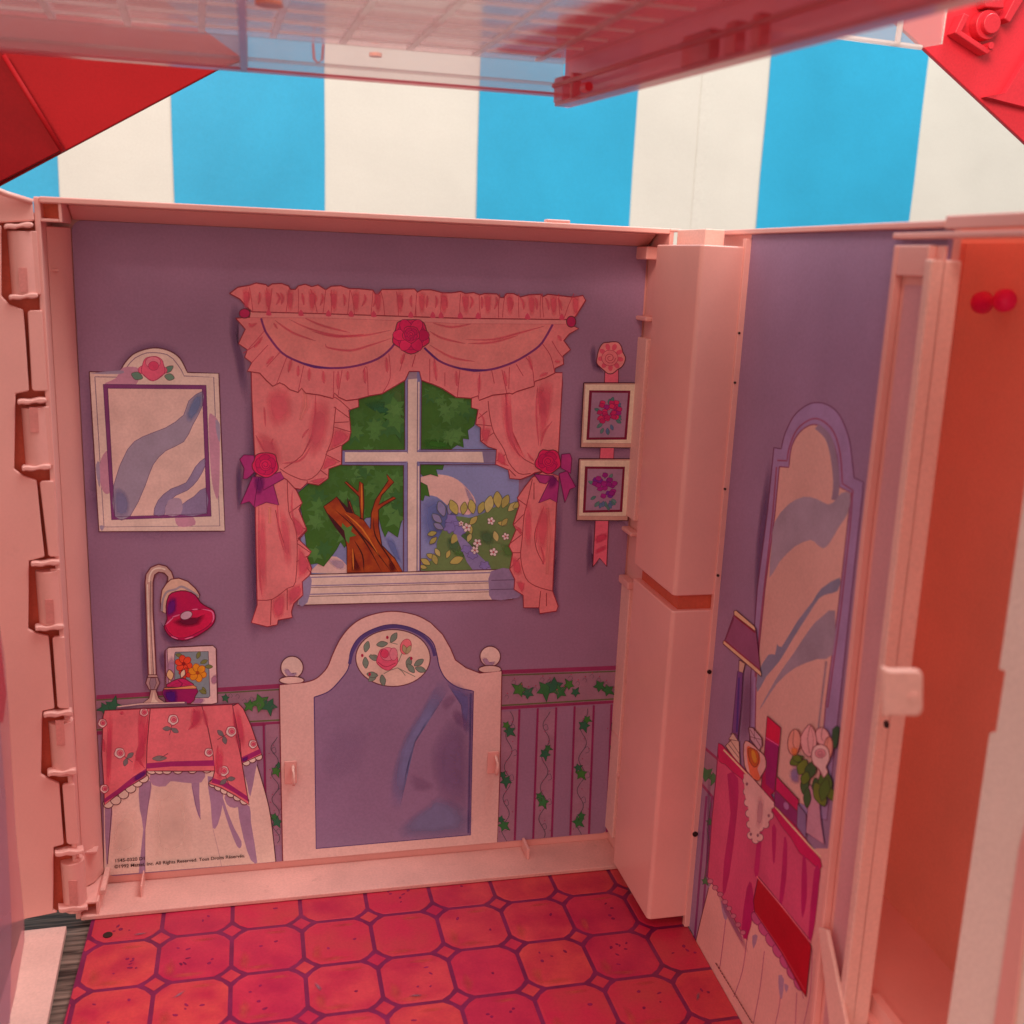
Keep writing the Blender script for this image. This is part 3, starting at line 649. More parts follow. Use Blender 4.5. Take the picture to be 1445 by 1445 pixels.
p.fill([(603, 1296), (620, 1240), (670, 1195), (730, 1170), (765, 1110), (802, 1075), (804, 1105), (775, 1160), (735, 1200), (690, 1220), (650, 1260), (645, 1296)], (128, 96, 112), 2, .8, (96, 58, 80))
p.fill([(705, 1296), (715, 1255), (760, 1225), (806, 1190), (810, 1290)], (124, 92, 110), 2, .6, (96, 58, 80)); p.fill([(648, 1296), (660, 1240), (700, 1230), (715, 1250), (708, 1296)], (150, 108, 116), 2)
p.line([(405, 785), (808, 788), (828, 1302), (438, 1316), (405, 785)], 1, (80, 24, 60)); p.line([(422, 800), (793, 803), (812, 1292), (450, 1304), (422, 800)], 1, (80, 24, 60))
p.blade(560, 760, -48, 30, .35, (88, 104, 82)); p.blade(640, 740, 48, 22, -.6, (88, 104, 82)); p.blade(645, 752, 40, 26, .2, (96, 108, 84))
for (x, y, r_) in ((565, 728, 24), (632, 730, 24)): p.ell(x, y, r_, r_*.7, (204, 74, 88), out=.7, oc=(150, 24, 58), n=12)
p.ell(600, 722, 46, 48, (204, 70, 86), wob=.04, out=.8, oc=(150, 24, 58)); p.ell(600, 698, 30, 22, (216, 96, 102), out=.6, oc=(150, 24, 58)); p.ell(602, 712, 20, 18, (190, 50, 74), out=.6, oc=(150, 24, 58))
p.line([(560, 745), (600, 772), (645, 742)], .8, (150, 24, 58), sm=3)
p.build('wall_mirror_print', cardA)

# window view
p = Print(PA, 1, (420, 500, 4.378))
pane = [(20, 40), (1390, 40), (1350, 1330), (20, 1360)]
p.fill(pane, (118, 104, 128), vs=30)
p.soft([(760, 900), (900, 880), (1000, 980), (1000, 1150), (780, 1180)], (88, 84, 118), .7)
p.fill([(760, 760), (860, 742), (960, 760), (1040, 820), (1100, 910), (1060, 990), (960, 960), (860, 880), (770, 860)], (196, 134, 118), 3)
p.soft([(1020, 800), (1070, 850), (1100, 930), (1070, 940)], (140, 108, 124), .6)
p.fill([(90, 1350), (100, 1320), (170, 1260), (240, 1250), (300, 1300), (310, 1350)], (196, 138, 122), 2); p.soft([(170, 1260), (290, 1270), (300, 1330), (240, 1330)], (150, 112, 124), .6)
p.soft([(540, 1120), (600, 1150), (650, 1300), (600, 1260), (555, 1180)], (92, 88, 120), .7)
p.build('sky_print', cardA)
p = Print(PA, 2, (420, 500, 4.378))
f1 = [(0, 860), (180, 700), (280, 560), (330, 330), (380, 280), (600, 200), (662, 160), (662, 590), (662, 980), (636, 1050), (618, 1130), (560, 1090), (540, 1130), (520, 1080), (500, 1000), (420, 1010), (310, 1160), (290, 1195), (265, 1160), (240, 1205), (215, 1240), (160, 1310), (120, 1290), (70, 1300), (30, 1000)]
f2 = [(760, 165), (880, 200), (960, 250), (1080, 265), (1110, 350), (1090, 440), (1050, 470), (1058, 525), (1020, 520), (1025, 575), (985, 560), (950, 585), (762, 585)]
f3 = [(760, 680), (905, 685), (895, 712), (855, 710), (868, 755), (820, 740), (775, 752), (760, 735)]
f4 = [(760, 790), (800, 810), (815, 880), (785, 870), (775, 905), (760, 900)]
for f in (f1, f2, f3, f4): p.fill(f, (52, 80, 24), 0, .9, (36, 56, 20))
p.soft([(400, 290), (560, 270), (650, 420), (655, 580), (560, 420), (440, 330)], (38, 78, 44), .8); p.soft([(560, 200), (655, 180), (655, 420), (600, 380)], (72, 88, 40), .7)
p.soft([(480, 360), (560, 360), (560, 420), (480, 420)], (40, 86, 18), .8); p.soft([(780, 520), (960, 540), (960, 580), (780, 580)], (44, 84, 22), .8)
gs = [(66, 94, 38), (60, 88, 34), (56, 84, 30), (72, 98, 42), (48, 80, 34)]
for (f, n) in ((f1, 62), (f2, 20), (f3, 3)):
    xs = [q[0] for q in f]; ys = [q[1] for q in f]; c = 0
    for _try in range(4000):
        if c >= n: break
        x, y = rp.uniform(min(xs), max(xs)), rp.uniform(min(ys), max(ys))
        if inside((x, y), f) and inside((x+38, y+10), f) and inside((x-38, y), f) and inside((x, y+44), f) and inside((x, y-40), f):
            p.leaf(x, y, rp.uniform(44, 72), rp.uniform(0, 3), rp.choice(gs), lobes=rp.choice([5, 6, 7]), out=.4, oc=(46, 72, 32)); c += 1
p.build('tree_crown_print', cardA)
p = Print(PA, 3, (420, 500, 4.378))
tr1 = (150, 56, 16); tro = (60, 14, 10)
p.fill([(160, 940), (210, 905), (240, 880), (310, 950), (320, 900), (350, 985), (390, 1010), (380, 880), (290, 790), (300, 785), (375, 850), (382, 785), (405, 800), (410, 920), (405, 1020), (450, 1080), (455, 980), (480, 900), (560, 780), (550, 740), (595, 790), (520, 870), (500, 930), (590, 880), (608, 890), (530, 935), (500, 960), (500, 1060), (520, 1180), (600, 1260), (650, 1345), (305, 1350), (305, 1200), (285, 1090), (230, 1030), (180, 980)], tr1, 0, 1.3, tro, dark=(118, 28, 14), vs=160)
p.fill([(240, 880), (310, 950), (305, 880), (345, 985), (300, 975)], (58, 14, 20)); p.fill([(180, 985), (285, 1090), (300, 1160), (225, 1060)], (58, 14, 20))
for l in ([(230, 960), (340, 1060), (430, 1180), (520, 1345)], [(350, 1150), (400, 1240), (410, 1345)], [(470, 1010), (480, 1120), (560, 1250), (620, 1345)], [(405, 1020), (380, 1010)], [(300, 1000), (380, 1100), (470, 1200), (580, 1345)]): p.line(l, 2.2, tro, sm=4, taper=True)
for q in ([(340, 1180), (360, 1260), (395, 1340), (330, 1345)], [(560, 1260), (600, 1300), (610, 1345), (570, 1345)]): p.soft(q, (84, 12, 12), .8)
for l in ([(290, 980), (400, 1080), (500, 1240)], [(340, 1200), (345, 1330)], [(395, 800), (398, 980)]): p.line(l, 2.2, (186, 92, 30), sm=3, taper=True)
p.build('tree_trunk_print', cardA)
p = Print(PA, 3, (420, 500, 4.378)); yl = [(160, 126, 62), (148, 118, 58), (166, 132, 76)]
p.fill([(760, 1335), (850, 1260), (860, 1160), (900, 1080), (960, 1000), (1060, 1010), (1150, 980), (1250, 930), (1360, 960), (1360, 1330)], (92, 96, 52), 2)
for k in range(9): p.soft([(x0_ := rp.uniform(900, 1280), y0_ := rp.uniform(1030, 1230)), (x0_+90, y0_+10), (x0_+80, y0_+90), (x0_+10, y0_+80)], rp.choice([(78, 96, 44), (106, 110, 62), (70, 86, 52)]), .7)
for (x, y, a, l, c) in [(905, 1000, -1.9, 100, 0), (935, 990, -1.3, 90, 0), (890, 1040, -2.4, 80, 2), (860, 1100, 2.9, 60, 1), (900, 1080, -2.6, 70, 0), (985, 990, -2.0, 100, 0), (1020, 990, -1.4, 80, 1), (1085, 985, -1.75, 90, 0), (1120, 985, -1.2, 80, 1), (1170, 980, -1.35, 110, 2), (1240, 950, -1.65, 105, 0), (1265, 950, -1.15, 90, 1), (1300, 970, -.8, 80, 2), (1330, 950, -.6, 70, 0), (860, 1130, 2.4, 60, 1), (850, 1260, -2.7, 60, 0), (880, 1250, -2.1, 60, 2), (820, 1300, -2.6, 70, 0), (860, 1300, -1.9, 70, 1), (920, 1260, -1.2, 55, 0), (940, 1290, -.4, 90, 0), (1050, 1160, -1.2, 60, 2), (1075, 1110, -1.9, 70, 0), (1215, 1090, 1.3, 70, 2), (1235, 1040, .2, 60, 0), (1110, 1000, 2.3, 70, 0), (950, 1170, -1.0, 90, 1), (1260, 1060, -.9, 60, 1), (800, 1320, -2.9, 50, 0)]:
    p.blade(x, y, l, l*.5, a, yl[c] if x > 960 or y > 1100 or x < 870 else (118, 96, 118), .8, (70, 62, 40))
for (x, y) in ((950, 1020), (975, 1060), (940, 1070), (1000, 1090)): p.ell(x, y, 34, 32, (112, 86, 122), wob=.15, out=.8, oc=(84, 60, 96))
p.fill([(980, 1110), (1040, 1150), (1110, 1230), (1200, 1330), (1080, 1330), (1020, 1220)], (122, 94, 120), 2)
for (x, y) in ((1080, 1240), (1155, 1305), (1045, 1205)): p.ell(x, y, 30, 24, (116, 88, 124), wob=.15, out=.8, oc=(84, 60, 96))
for (x, y, r_) in ((1045, 1070, 17), (1010, 1045, 10), (1195, 1030, 15), (1285, 1125, 14), (1110, 1165, 16), (1095, 1210, 15), (1210, 1222, 16)):
    for k in range(5):
        t = k*1.257+x; p.ell(x+cos(t)*r_, y+sin(t)*r_, r_*.72, r_*.6, (214, 160, 146), rot=t, out=.5, n=10)
    p.ell(x, y, r_*.4, r_*.4, (160, 60, 60), n=8)
p.build('flowering_bush_print', cardA)
p = Print(PA, 4, (420, 500, 4.378)); bl = (112, 92, 118)
p.fill([(275, 592), (662, 590), (662, 150), (690, 105), (755, 105), (766, 160), (762, 590), (1225, 588), (1225, 682), (758, 680), (758, 1352), (655, 1355), (655, 685), (275, 684)], bl, 0, 1.2)
p.fill([(292, 604), (682, 604), (682, 110), (738, 110), (738, 604), (1140, 602), (1150, 668), (738, 662), (736, 1340), (682, 1342), (680, 662), (292, 664)], WHITE)
p.fill([(744, 170), (754, 170), (752, 585), (742, 596)], WHITE); p.fill([(742, 690), (752, 690), (750, 1330), (742, 1340)], WHITE)
p.fill([(1140, 600), (1222, 600), (1222, 670), (1150, 668)], (118, 88, 104)); p.fill([(682, 110), (738, 110), (738, 150), (682, 155)], (140, 100, 104))
for l in ([(292, 600), (672, 600), (682, 612)], [(750, 600), (1220, 597)], [(292, 668), (670, 668)], [(748, 668), (1220, 672)], [(740, 170), (738, 604)], [(738, 668), (736, 1345)], [(680, 160), (680, 600)], [(680, 670), (678, 1340)]): p.line(l, .8, (90, 46, 60))
p.at(0, 0, 1)
sill = [(427, 811), (727, 803), (736, 838), (722, 846), (420, 854)]
p.fill(sill, WHITE, 0, 1.3)
for l in ([(428, 815), (729, 807)], [(426, 827), (731, 819)], [(424, 839), (733, 831)]): p.line(l, 1.6, (126, 92, 108)); 
for l in ([(426, 829.5), (731, 821.5)], [(424, 842), (733, 834)]): p.line(l, .8, LINE)
p.fill([(693, 806), (727, 804), (736, 838), (722, 845), (694, 846), (690, 830)], (128, 92, 110), 2); p.fill([(427, 812), (436, 812), (440, 820), (434, 850), (421, 853)], (128, 98, 114), 2)
for l in ([(693, 819), (731, 818)], [(692, 832), (733, 831)]): p.line(l, 1, (80, 46, 66))
p.build('window_frame_print', cardA)

# curtains
CU = (212, 92, 86); CD_ = (196, 66, 76); CO = (128, 26, 34); CH = (214, 104, 92)
def folds(p, ls, c=CD_, w=5):
    for l in ls: p.line(l, w, c, sm=4, taper=True, fade=True)
p = Print(PA, 5, (330, 560, 4.253))
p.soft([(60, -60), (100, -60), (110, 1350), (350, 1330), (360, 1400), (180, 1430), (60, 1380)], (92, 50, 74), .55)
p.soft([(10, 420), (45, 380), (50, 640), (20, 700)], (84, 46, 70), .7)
up1 = [(104, -160), (560, -160), (745, -40), (750, 60), (690, 80), (695, 130), (703, 210), (690, 260), (648, 292), (645, 405), (570, 432), (566, 490), (510, 530), (440, 518), (400, 555), (350, 545), (320, 505), (240, 470), (150, 420), (125, 345), (108, 0)]
p.fill(up1, CU, 0, 1.4, CO)
lo1 = [(150, 430), (275, 470), (320, 500), (375, 560), (410, 635), (390, 675), (437, 795), (385, 850), (465, 930), (440, 965), (467, 1030), (455, 1070), (410, 1110), (415, 1190), (360, 1240), (345, 1290), (350, 1325), (265, 1340), (260, 1368), (200, 1380), (105, 1355), (140, 1250), (128, 640), (122, 500)]
p.fill(lo1, CU, 0, 1.4, CO)
for l in ([(612, 60), (600, 170), (590, 250), (560, 330), (520, 440), (440, 500), (340, 470), (275, 430)], [(320, 500), (330, 690), (365, 770), (380, 880), (370, 1110), (320, 1150), (230, 1215), (140, 1220)], [(250, 680), (270, 780), (312, 915)], [(460, 250), (410, 350), (300, 430)], [(540, 0), (612, 5), (700, 80)], [(600, 60), (690, 125)], [(600, 155), (690, 150)], [(600, 180), (700, 210)], [(555, 330), (645, 290)], [(550, 345), (640, 390)], [(520, 440), (560, 470)], [(440, 505), (440, 518)], [(335, 695), (410, 640)], [(365, 770), (437, 795)], [(378, 870), (440, 800)], [(380, 880), (460, 935)], [(375, 990), (455, 950)], [(400, 970), (465, 1060)], [(225, 1215), (220, 1370)], [(320, 1150), (320, 1280)]): p.line(l, 1.1, CO, sm=3)
folds(p, [[(180, 60), (185, 100), (190, 180)], [(235, 250), (225, 290), (245, 330)], [(490, -20), (480, 200), (420, 330)], [(450, 190), (425, 220), (410, 250)], [(150, 640), (150, 1000), (170, 1200)], [(260, 620), (270, 800), (300, 920)], [(130, 230), (170, 300), (200, 330)], [(350, 560), (350, 700), (390, 800)], [(290, 400), (400, 380), (460, 300)], [(640, 200), (620, 260), (600, 300)]])
for q in ([(600, 185), (700, 215), (690, 255), (640, 290), (565, 325)], [(555, 350), (640, 390), (560, 430), (525, 440)], [(450, 505), (560, 480), (510, 528)], [(345, 700), (435, 795), (380, 850)], [(385, 890), (440, 965), (465, 1035), (385, 1100)], [(320, 1160), (405, 1115), (410, 1190), (330, 1260)], [(225, 1220), (310, 1170), (300, 1320), (240, 1330)]): p.soft(q, (192, 64, 74), .8)
p.line([(215, 660), (215, 760)], 10, (224, 116, 92), fade=True, taper=True); p.line([(420, -80), (430, 60), (400, 140)], 14, CH, fade=True, taper=True)
for q in ([(200, -40), (330, -60), (360, 120), (240, 200), (190, 80)], [(140, 200), (260, 260), (300, 400), (230, 420), (150, 330)], [(470, 20), (580, 20), (560, 260), (480, 380), (430, 300)], [(150, 700), (190, 700), (200, 1150), (150, 1180)], [(270, 660), (330, 740), (350, 1000), (300, 1000)]): p.soft(q, (200, 70, 80), .5)
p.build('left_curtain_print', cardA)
p = Print(PA, 5, (650, 540, 4.25))
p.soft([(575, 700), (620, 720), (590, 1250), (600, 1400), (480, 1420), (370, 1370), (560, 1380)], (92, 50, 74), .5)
up2 = [(66, 80), (90, -60), (610, -60), (610, 0), (587, 420), (500, 530), (445, 540), (420, 556), (360, 580), (295, 575), (285, 522), (210, 490), (215, 400), (165, 385), (120, 350), (120, 270), (90, 250), (105, 160), (65, 150)]
p.fill(up2, CU, 0, 1.4, CO)
lo2 = [(430, 568), (385, 625), (340, 690), (352, 735), (315, 850), (332, 882), (290, 980), (312, 1022), (295, 1120), (325, 1180), (320, 1240), (375, 1275), (378, 1350), (470, 1350), (475, 1385), (575, 1370), (585, 1340), (552, 1250), (575, 720), (590, 560), (500, 530)]
p.fill(lo2, CU, 0, 1.4, CO)
for l in ([(165, 110), (175, 200), (200, 300), (260, 400), (290, 480), (350, 545), (420, 545)], [(430, 580), (400, 720), (380, 800), (370, 930), (360, 1050), (390, 1170), (450, 1220), (550, 1250)], [(270, 60), (290, 280), (350, 430), (440, 490)], [(470, 830), (445, 900), (455, 1000), (500, 1090)], [(105, 215), (160, 170)], [(95, 250), (190, 260)], [(125, 350), (200, 300)], [(215, 470), (270, 430)], [(290, 520), (330, 560)], [(345, 700), (400, 740)], [(320, 850), (378, 790)], [(335, 880), (372, 905)], [(295, 965), (368, 910)], [(310, 1020), (360, 1020)], [(300, 1110), (355, 1050)], [(440, 600), (440, 700)], [(480, 1250), (470, 1350)], [(515, 1260), (515, 1340)]): p.line(l, 1.1, CO, sm=3)
folds(p, [[(280, 40), (275, 160), (290, 330), (360, 450)], [(460, 20), (455, 200), (470, 380)], [(550, 230), (500, 300), (480, 380)], [(500, 740), (460, 860), (455, 960)], [(480, 980), (500, 1060), (490, 1090)], [(110, 180), (140, 230), (130, 330)], [(230, 420), (240, 470), (290, 500)], [(400, 420), (420, 450), (440, 470)]])
for q in ([(120, 275), (190, 270), (160, 370), (125, 345)], [(220, 410), (265, 430), (275, 500), (215, 480)], [(320, 850), (370, 880), (365, 920), (335, 880)], [(300, 1040), (355, 1060), (370, 1150), (320, 1150)], [(330, 1190), (390, 1200), (370, 1270)], [(455, 30), (500, 30), (520, 200), (470, 200)]): p.soft(q, (192, 62, 72), .7)
p.line([(520, 750), (530, 950), (520, 1150)], 14, CH, fade=True, taper=True)
for q in ([(240, 60), (300, 60), (320, 340), (400, 480), (300, 420), (250, 250)], [(480, -20), (560, 0), (540, 200), (480, 380), (460, 200)], [(480, 720), (540, 760), (500, 1050), (450, 950)], [(390, 700), (430, 760), (420, 1000), (380, 950)]): p.soft(q, (200, 68, 78), .55)
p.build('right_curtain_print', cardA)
# valance
D = 1238.6
def c2(l): return [(x+D, y) for x, y in l]
p = Print(PA, 6, (320, 390, 5.161))
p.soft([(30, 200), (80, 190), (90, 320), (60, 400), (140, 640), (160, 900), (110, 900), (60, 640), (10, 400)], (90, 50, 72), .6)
ruf = [(65, 305), (135, 385), (85, 490), (150, 535), (130, 590), (182, 630), (150, 690), (240, 705), (290, 760), (335, 800), (385, 775), (420, 790), (460, 825), (520, 845), (545, 815), (575, 850), (680, 865), (775, 890), (785, 850), (815, 880), (870, 905), (950, 895), (1040, 870), (1130, 855), (1225, 800), (1300, 755), (1325, 700)]+c2([(90, 692), (165, 692), (180, 757), (260, 785), (330, 815), (430, 880), (540, 888), (590, 870), (600, 903), (700, 865), (790, 855), (820, 850), (840, 857), (870, 840), (1000, 800), (1005, 765), (1080, 740), (1150, 705), (1152, 670), (1215, 640), (1210, 580), (1265, 535), (1230, 485), (1215, 470), (1255, 420), (1325, 380), (1240, 340)])+[(250, 290)]
p.fill(ruf, CU, 0, 1.5, CO)
for l in ([(120, 560), (240, 480)], [(150, 540), (280, 390)], [(180, 630), (300, 500)], [(290, 660), (390, 550)], [(360, 790), (440, 580)], [(520, 840), (560, 650)], [(775, 890), (780, 690)], [(810, 870), (840, 680)], [(1030, 870), (1020, 660), (990, 700)], [(1130, 855), (1190, 740), (1180, 560)], [(1260, 690), (1300, 560)], [(1350, 660), (1375, 570)]): p.line(l, 1, (166, 44, 56), sm=3)
for l in ([(440, 880), (460, 680)], [(595, 890), (605, 700)], [(800, 850), (765, 680)], [(815, 820), (820, 660)], [(870, 640), (920, 725)], [(1000, 790), (985, 660), (940, 590)], [(1150, 700), (1120, 580), (1060, 490)], [(1215, 600), (1170, 540), (1130, 470)], [(690, 680), (710, 780)], [(240, 770), (240, 600)], [(110, 660), (135, 570)], [(350, 800), (350, 700)]): p.line(c2(l), 1, (160, 40, 52), sm=3)
folds(p, [[(160, 340), (180, 360), (220, 340)], [(200, 520), (260, 440)], [(290, 640), (340, 580)], [(520, 650), (520, 730)], [(600, 670), (600, 760)], [(700, 690), (710, 780)], [(810, 690), (810, 820)], [(880, 690), (880, 760)], [(1000, 670), (1010, 780)], [(1160, 590), (1170, 700)], [(1290, 560), (1270, 640)], [(470, 600), (450, 700)]], w=8)
folds(p, [c2(l) for l in ([(270, 600), (290, 760)], [(430, 690), (440, 800)], [(600, 720), (600, 850)], [(780, 690), (800, 800)], [(960, 580), (985, 680)], [(1170, 430), (1200, 470)], [(1150, 620), (1190, 620)], [(1040, 730), (1100, 700)])], w=8)
sw1 = [(250, 305), (270, 370), (300, 430), (400, 555), (520, 620), (640, 658), (800, 668), (950, 650), (1100, 600), (1200, 520), (1250, 440), (1240, 300)]
sw2 = c2([(160, 300), (200, 520), (300, 610), (420, 660), (560, 685), (700, 675), (850, 625), (980, 550), (1060, 480), (1135, 350), (1160, 330)])
p.fill(sw1, (214, 98, 88), 0); p.fill(sw2, (214, 98, 88), 0)
p.line(sw1[:-1], 3.0, (112, 34, 74), sm=3); p.line(sw2[1:-1], 3.0, (108, 34, 74), sm=3)
p.line([(520, 620), (640, 658), (760, 668)], 4, (84, 26, 76), sm=3, taper=True); p.line(c2([(200, 520), (300, 610)]), 4, (84, 26, 76), taper=True); p.line(c2([(420, 662), (560, 685), (660, 680)]), 4, (78, 24, 74), sm=3, taper=True)
folds(p, [[(450, 310), (600, 380), (800, 430), (1000, 430), (1200, 390)], [(560, 300), (700, 360), (900, 410)], [(350, 320), (480, 410), (650, 470)], [(720, 490), (740, 520), (900, 540), (1050, 500), (1200, 450)], [(340, 340), (370, 380)], [(620, 400), (800, 440), (1000, 420)]], (190, 58, 72), 5)
folds(p, [c2(l) for l in ([(240, 400), (330, 450), (500, 490)], [(240, 500), (400, 590), (570, 620)], [(500, 460), (700, 460), (900, 410), (1080, 360)], [(260, 340), (400, 370), (560, 340)], [(520, 490), (700, 480), (880, 430)])], (190, 62, 72), 5)
p.fill([(172, 258), (700, 272), (1240, 292), (1700, 310), (1240+D, 315), (1245+D, 348), (1700, 345), (1240, 322), (700, 303), (170, 300)], (214, 104, 94), 0, .6, (176, 62, 66))
topr = [(20, 125), (80, 80), (165, 65), (215, 48), (285, 60), (300, 75), (330, 55), (400, 52), (450, 70), (465, 95), (500, 95), (520, 70), (570, 57), (620, 75), (665, 62), (720, 98), (760, 72), (830, 68), (895, 90), (960, 90), (1065, 100), (1082, 130), (1105, 130), (1130, 95), (1220, 95), (1330, 92)]+c2([(130, 92), (150, 115), (180, 98), (250, 98), (335, 120), (400, 120), (465, 110), (500, 125), (560, 118), (605, 135), (640, 125), (730, 128), (755, 155), (778, 155), (800, 125), (850, 125), (900, 150), (960, 135), (1050, 130), (1060, 150), (1100, 130), (1180, 140), (1290, 152), (1355, 138), (1375, 175), (1335, 240), (1300, 295), (1240, 315)])+[(1700, 305), (1240, 290), (700, 272), (185, 258), (140, 215), (95, 165)]
p.fill(topr, CU, 0, 1.6, CO)
for k, (x, xb) in enumerate([(165, 190), (290, 305), (330, 305), (455, 430), (520, 520), (610, 660), (720, 700), (760, 760), (895, 880), (900, 930), (1065, 1050), (1120, 1150), (1235, 1250), (1385, 1370)]): p.line([(x, 75+x*.028), (x+(xb-x)*.5+3, 170), (xb, 262+xb*.018)], 1, (168, 46, 54), sm=3)
for (x, xb) in ((145, 140), (330, 320), (465, 460), (600, 610), (750, 740), (790, 770), (890, 890), (1050, 1045), (1060, 1070), (1180, 1190), (1290, 1220)): p.line(c2([(x, 125), ((x+xb)/2-4, 210), (xb, 300)]), 1, (168, 46, 54), sm=3)
folds(p, [[(x+rp.uniform(-20, 20), 110+x*.02), (x+10, 150+x*.02), (x+rp.uniform(-20, 20), 200+x*.02)] for x in (150, 230, 375, 400, 545, 640, 690, 770, 850, 1000, 1080, 1260, 1330, 1450, 1520, 1590, 1720, 1780, 1850, 1960, 2070, 2150, 2250, 2330, 2420)], (194, 62, 74), 7)
for x in range(110, 2540, 160): p.soft([(x, 90+x*.02), (x+60, 90+x*.02), (x+50, 240+x*.018), (x+15, 240+x*.018)], (198, 66, 76), .6, k=2)
for x in (305, 540, 740, 905, 1070, 1340, 1500, 1560, 1700, 1830, 2190, 2440): p.fill([(x-20, 276+x*.015), (x, 232+x*.015), (x+22, 278+x*.015)], (186, 52, 68), 2)
KN = (172, 24, 58); 
p.ell(130, 270, 40, 34, KN, out=1.2, dark=(120, 10, 50)); p.ell(1270+D, 330, 34, 40, KN, out=1.2, dark=(120, 10, 50))
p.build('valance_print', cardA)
RC = ((190, 22, 62), (176, 14, 60), (112, 8, 48))
p = Print(PA, 7, (0, 0, 1)); p.rose(580, 473.5, 25.5, RC, 1.2)
for k in range(6): t = k*1.05; p.ell(580+cos(t)*15, 473+sin(t)*14, 11, 8, rp.choice([(186, 20, 62), (196, 30, 66), (168, 10, 56)]), rot=t, out=.7, oc=(110, 8, 46), n=12)
p.rose(580, 472, 12, RC, .8); p.build('rose_print', cardA)
BW = (150, 36, 80); BO = (96, 16, 52)
p = Print(PA, 6, (330, 560, 4.253))
for q in ([(35, 375), (60, 348), (120, 352), (135, 440), (80, 492), (55, 492), (62, 430)], [(112, 480), (40, 645), (92, 628), (125, 665), (185, 480)], [(150, 480), (120, 665), (195, 632), (270, 650), (238, 530)], [(160, 490), (178, 560), (302, 490), (280, 450)]): p.fill(q, BW, 0, 1.3, BO, dark=(142, 30, 78))
p.soft([(110, 470), (190, 480), (180, 560), (140, 600)], (96, 16, 72), .6); p.rose(190, 408, 78, RC, 1.2); p.build('bow_print', cardA)
p = Print(PA, 6, (650, 540, 4.25))
for q in ([(605, 430), (655, 425), (667, 455), (660, 545), (600, 510)], [(590, 545), (625, 720), (655, 640), (690, 625), (640, 530)], [(550, 555), (468, 722), (535, 695), (578, 720), (590, 600)], [(440, 548), (475, 598), (510, 607), (560, 560)]): p.fill(q, (152, 36, 80), 0, 1.3, BO, dark=(134, 28, 78))
p.soft([(530, 550), (590, 560), (570, 630), (520, 640)], (100, 16, 72), .6); p.rose(525, 473, 76, RC, 1.2); p.build('bow_print', cardA)

# two small pictures on a ribbon
p = Print(PA, 2, (800, 470, 4.125))
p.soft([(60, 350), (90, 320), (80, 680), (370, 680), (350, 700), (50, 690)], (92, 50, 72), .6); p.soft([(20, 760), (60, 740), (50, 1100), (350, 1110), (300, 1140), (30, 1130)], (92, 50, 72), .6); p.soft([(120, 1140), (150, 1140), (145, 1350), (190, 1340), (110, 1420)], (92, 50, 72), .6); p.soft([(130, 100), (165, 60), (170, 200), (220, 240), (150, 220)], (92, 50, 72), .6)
RB = (204, 74, 84)
p.fill([(222, 200), (300, 200), (300, 300), (218, 300)], RB, 0, 1.1); p.fill([(195, 660), (275, 660), (272, 740), (190, 740)], RB, 0, 1.1)
p.fill([(165, 1085), (243, 1085), (232, 1360), (190, 1310), (150, 1362)], RB, 0, 1.3); p.soft([(165, 1180), (235, 1160), (235, 1200), (165, 1230)], (186, 50, 70), .8); p.soft([(165, 1260), (230, 1230), (230, 1260), (165, 1290)], (186, 50, 70), .6)
p.ell(255, 140, 82, 92, (206, 100, 92), wob=.07, out=1.3, n=18)
for k in range(9): t = k*.7+.2; p.ell(255+cos(t)*56, 140+sin(t)*62, 20, 14, (190, 62, 74), rot=t, n=10)
p.ell(250, 145, 48, 46, (204, 92, 88), out=.8, oc=(160, 50, 60), n=16); p.line([(250+cos(a)*34*(1-a/15), 145+sin(a)*34*(1-a/15)) for a in [q*.6 for q in range(20)]], .9, (160, 44, 58))
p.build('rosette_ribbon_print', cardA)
for (fr, inn, cn, cols) in (([(98, 290), (410, 290), (385, 668), (80, 665)], [(130, 333), (370, 335), (348, 620), (113, 622)], (240, 465), [(168, 26, 66), (186, 34, 66), (140, 24, 84)]), ([(70, 732), (380, 732), (355, 1092), (57, 1090)], [(105, 776), (338, 778), (322, 1042), (92, 1046)], (215, 905), [(126, 20, 86), (142, 24, 90), (104, 24, 100)])):
    p = Print(PA, 3, (800, 470, 4.125)); p.fill(fr, (178, 116, 96), 0, 1.8, (70, 24, 28))
    a, e, c_, d_ = fr; p.fill([(a[0]+8, a[1]+8), (e[0]-10, e[1]+8), (c_[0]-10, c_[1]-26), (d_[0]+12, d_[1]-26)], (212, 152, 124), 0, .7, (150, 92, 84))
    p.fill(inn, (104, 12, 34)); a, e, c_, d_ = inn; p.fill([(a[0]+16, a[1]+14), (e[0]-14, e[1]+14), (c_[0]-14, c_[1]-14), (d_[0]+16, d_[1]-14)], (142, 92, 104))
    for k in range(16):
        t = rp.uniform(0, 6.28); r_ = rp.uniform(70, 110); p.blade(cn[0]+cos(t)*r_*.6, cn[1]+10+sin(t)*r_*.8, 36, 18, t, rp.choice([(70, 92, 80), (84, 100, 86), (76, 84, 104)]), .4, (54, 60, 66))
    for k in range(26):
        t = rp.uniform(0, 6.28); r_ = 72*rp.random()**.6; p.ell(cn[0]+cos(t)*r_*.9, cn[1]-14+sin(t)*r_, 17, 14, rp.choice(cols), wob=.12, out=.5, oc=(96, 10, 60), n=9)
    p.build('picture_print', cardA)

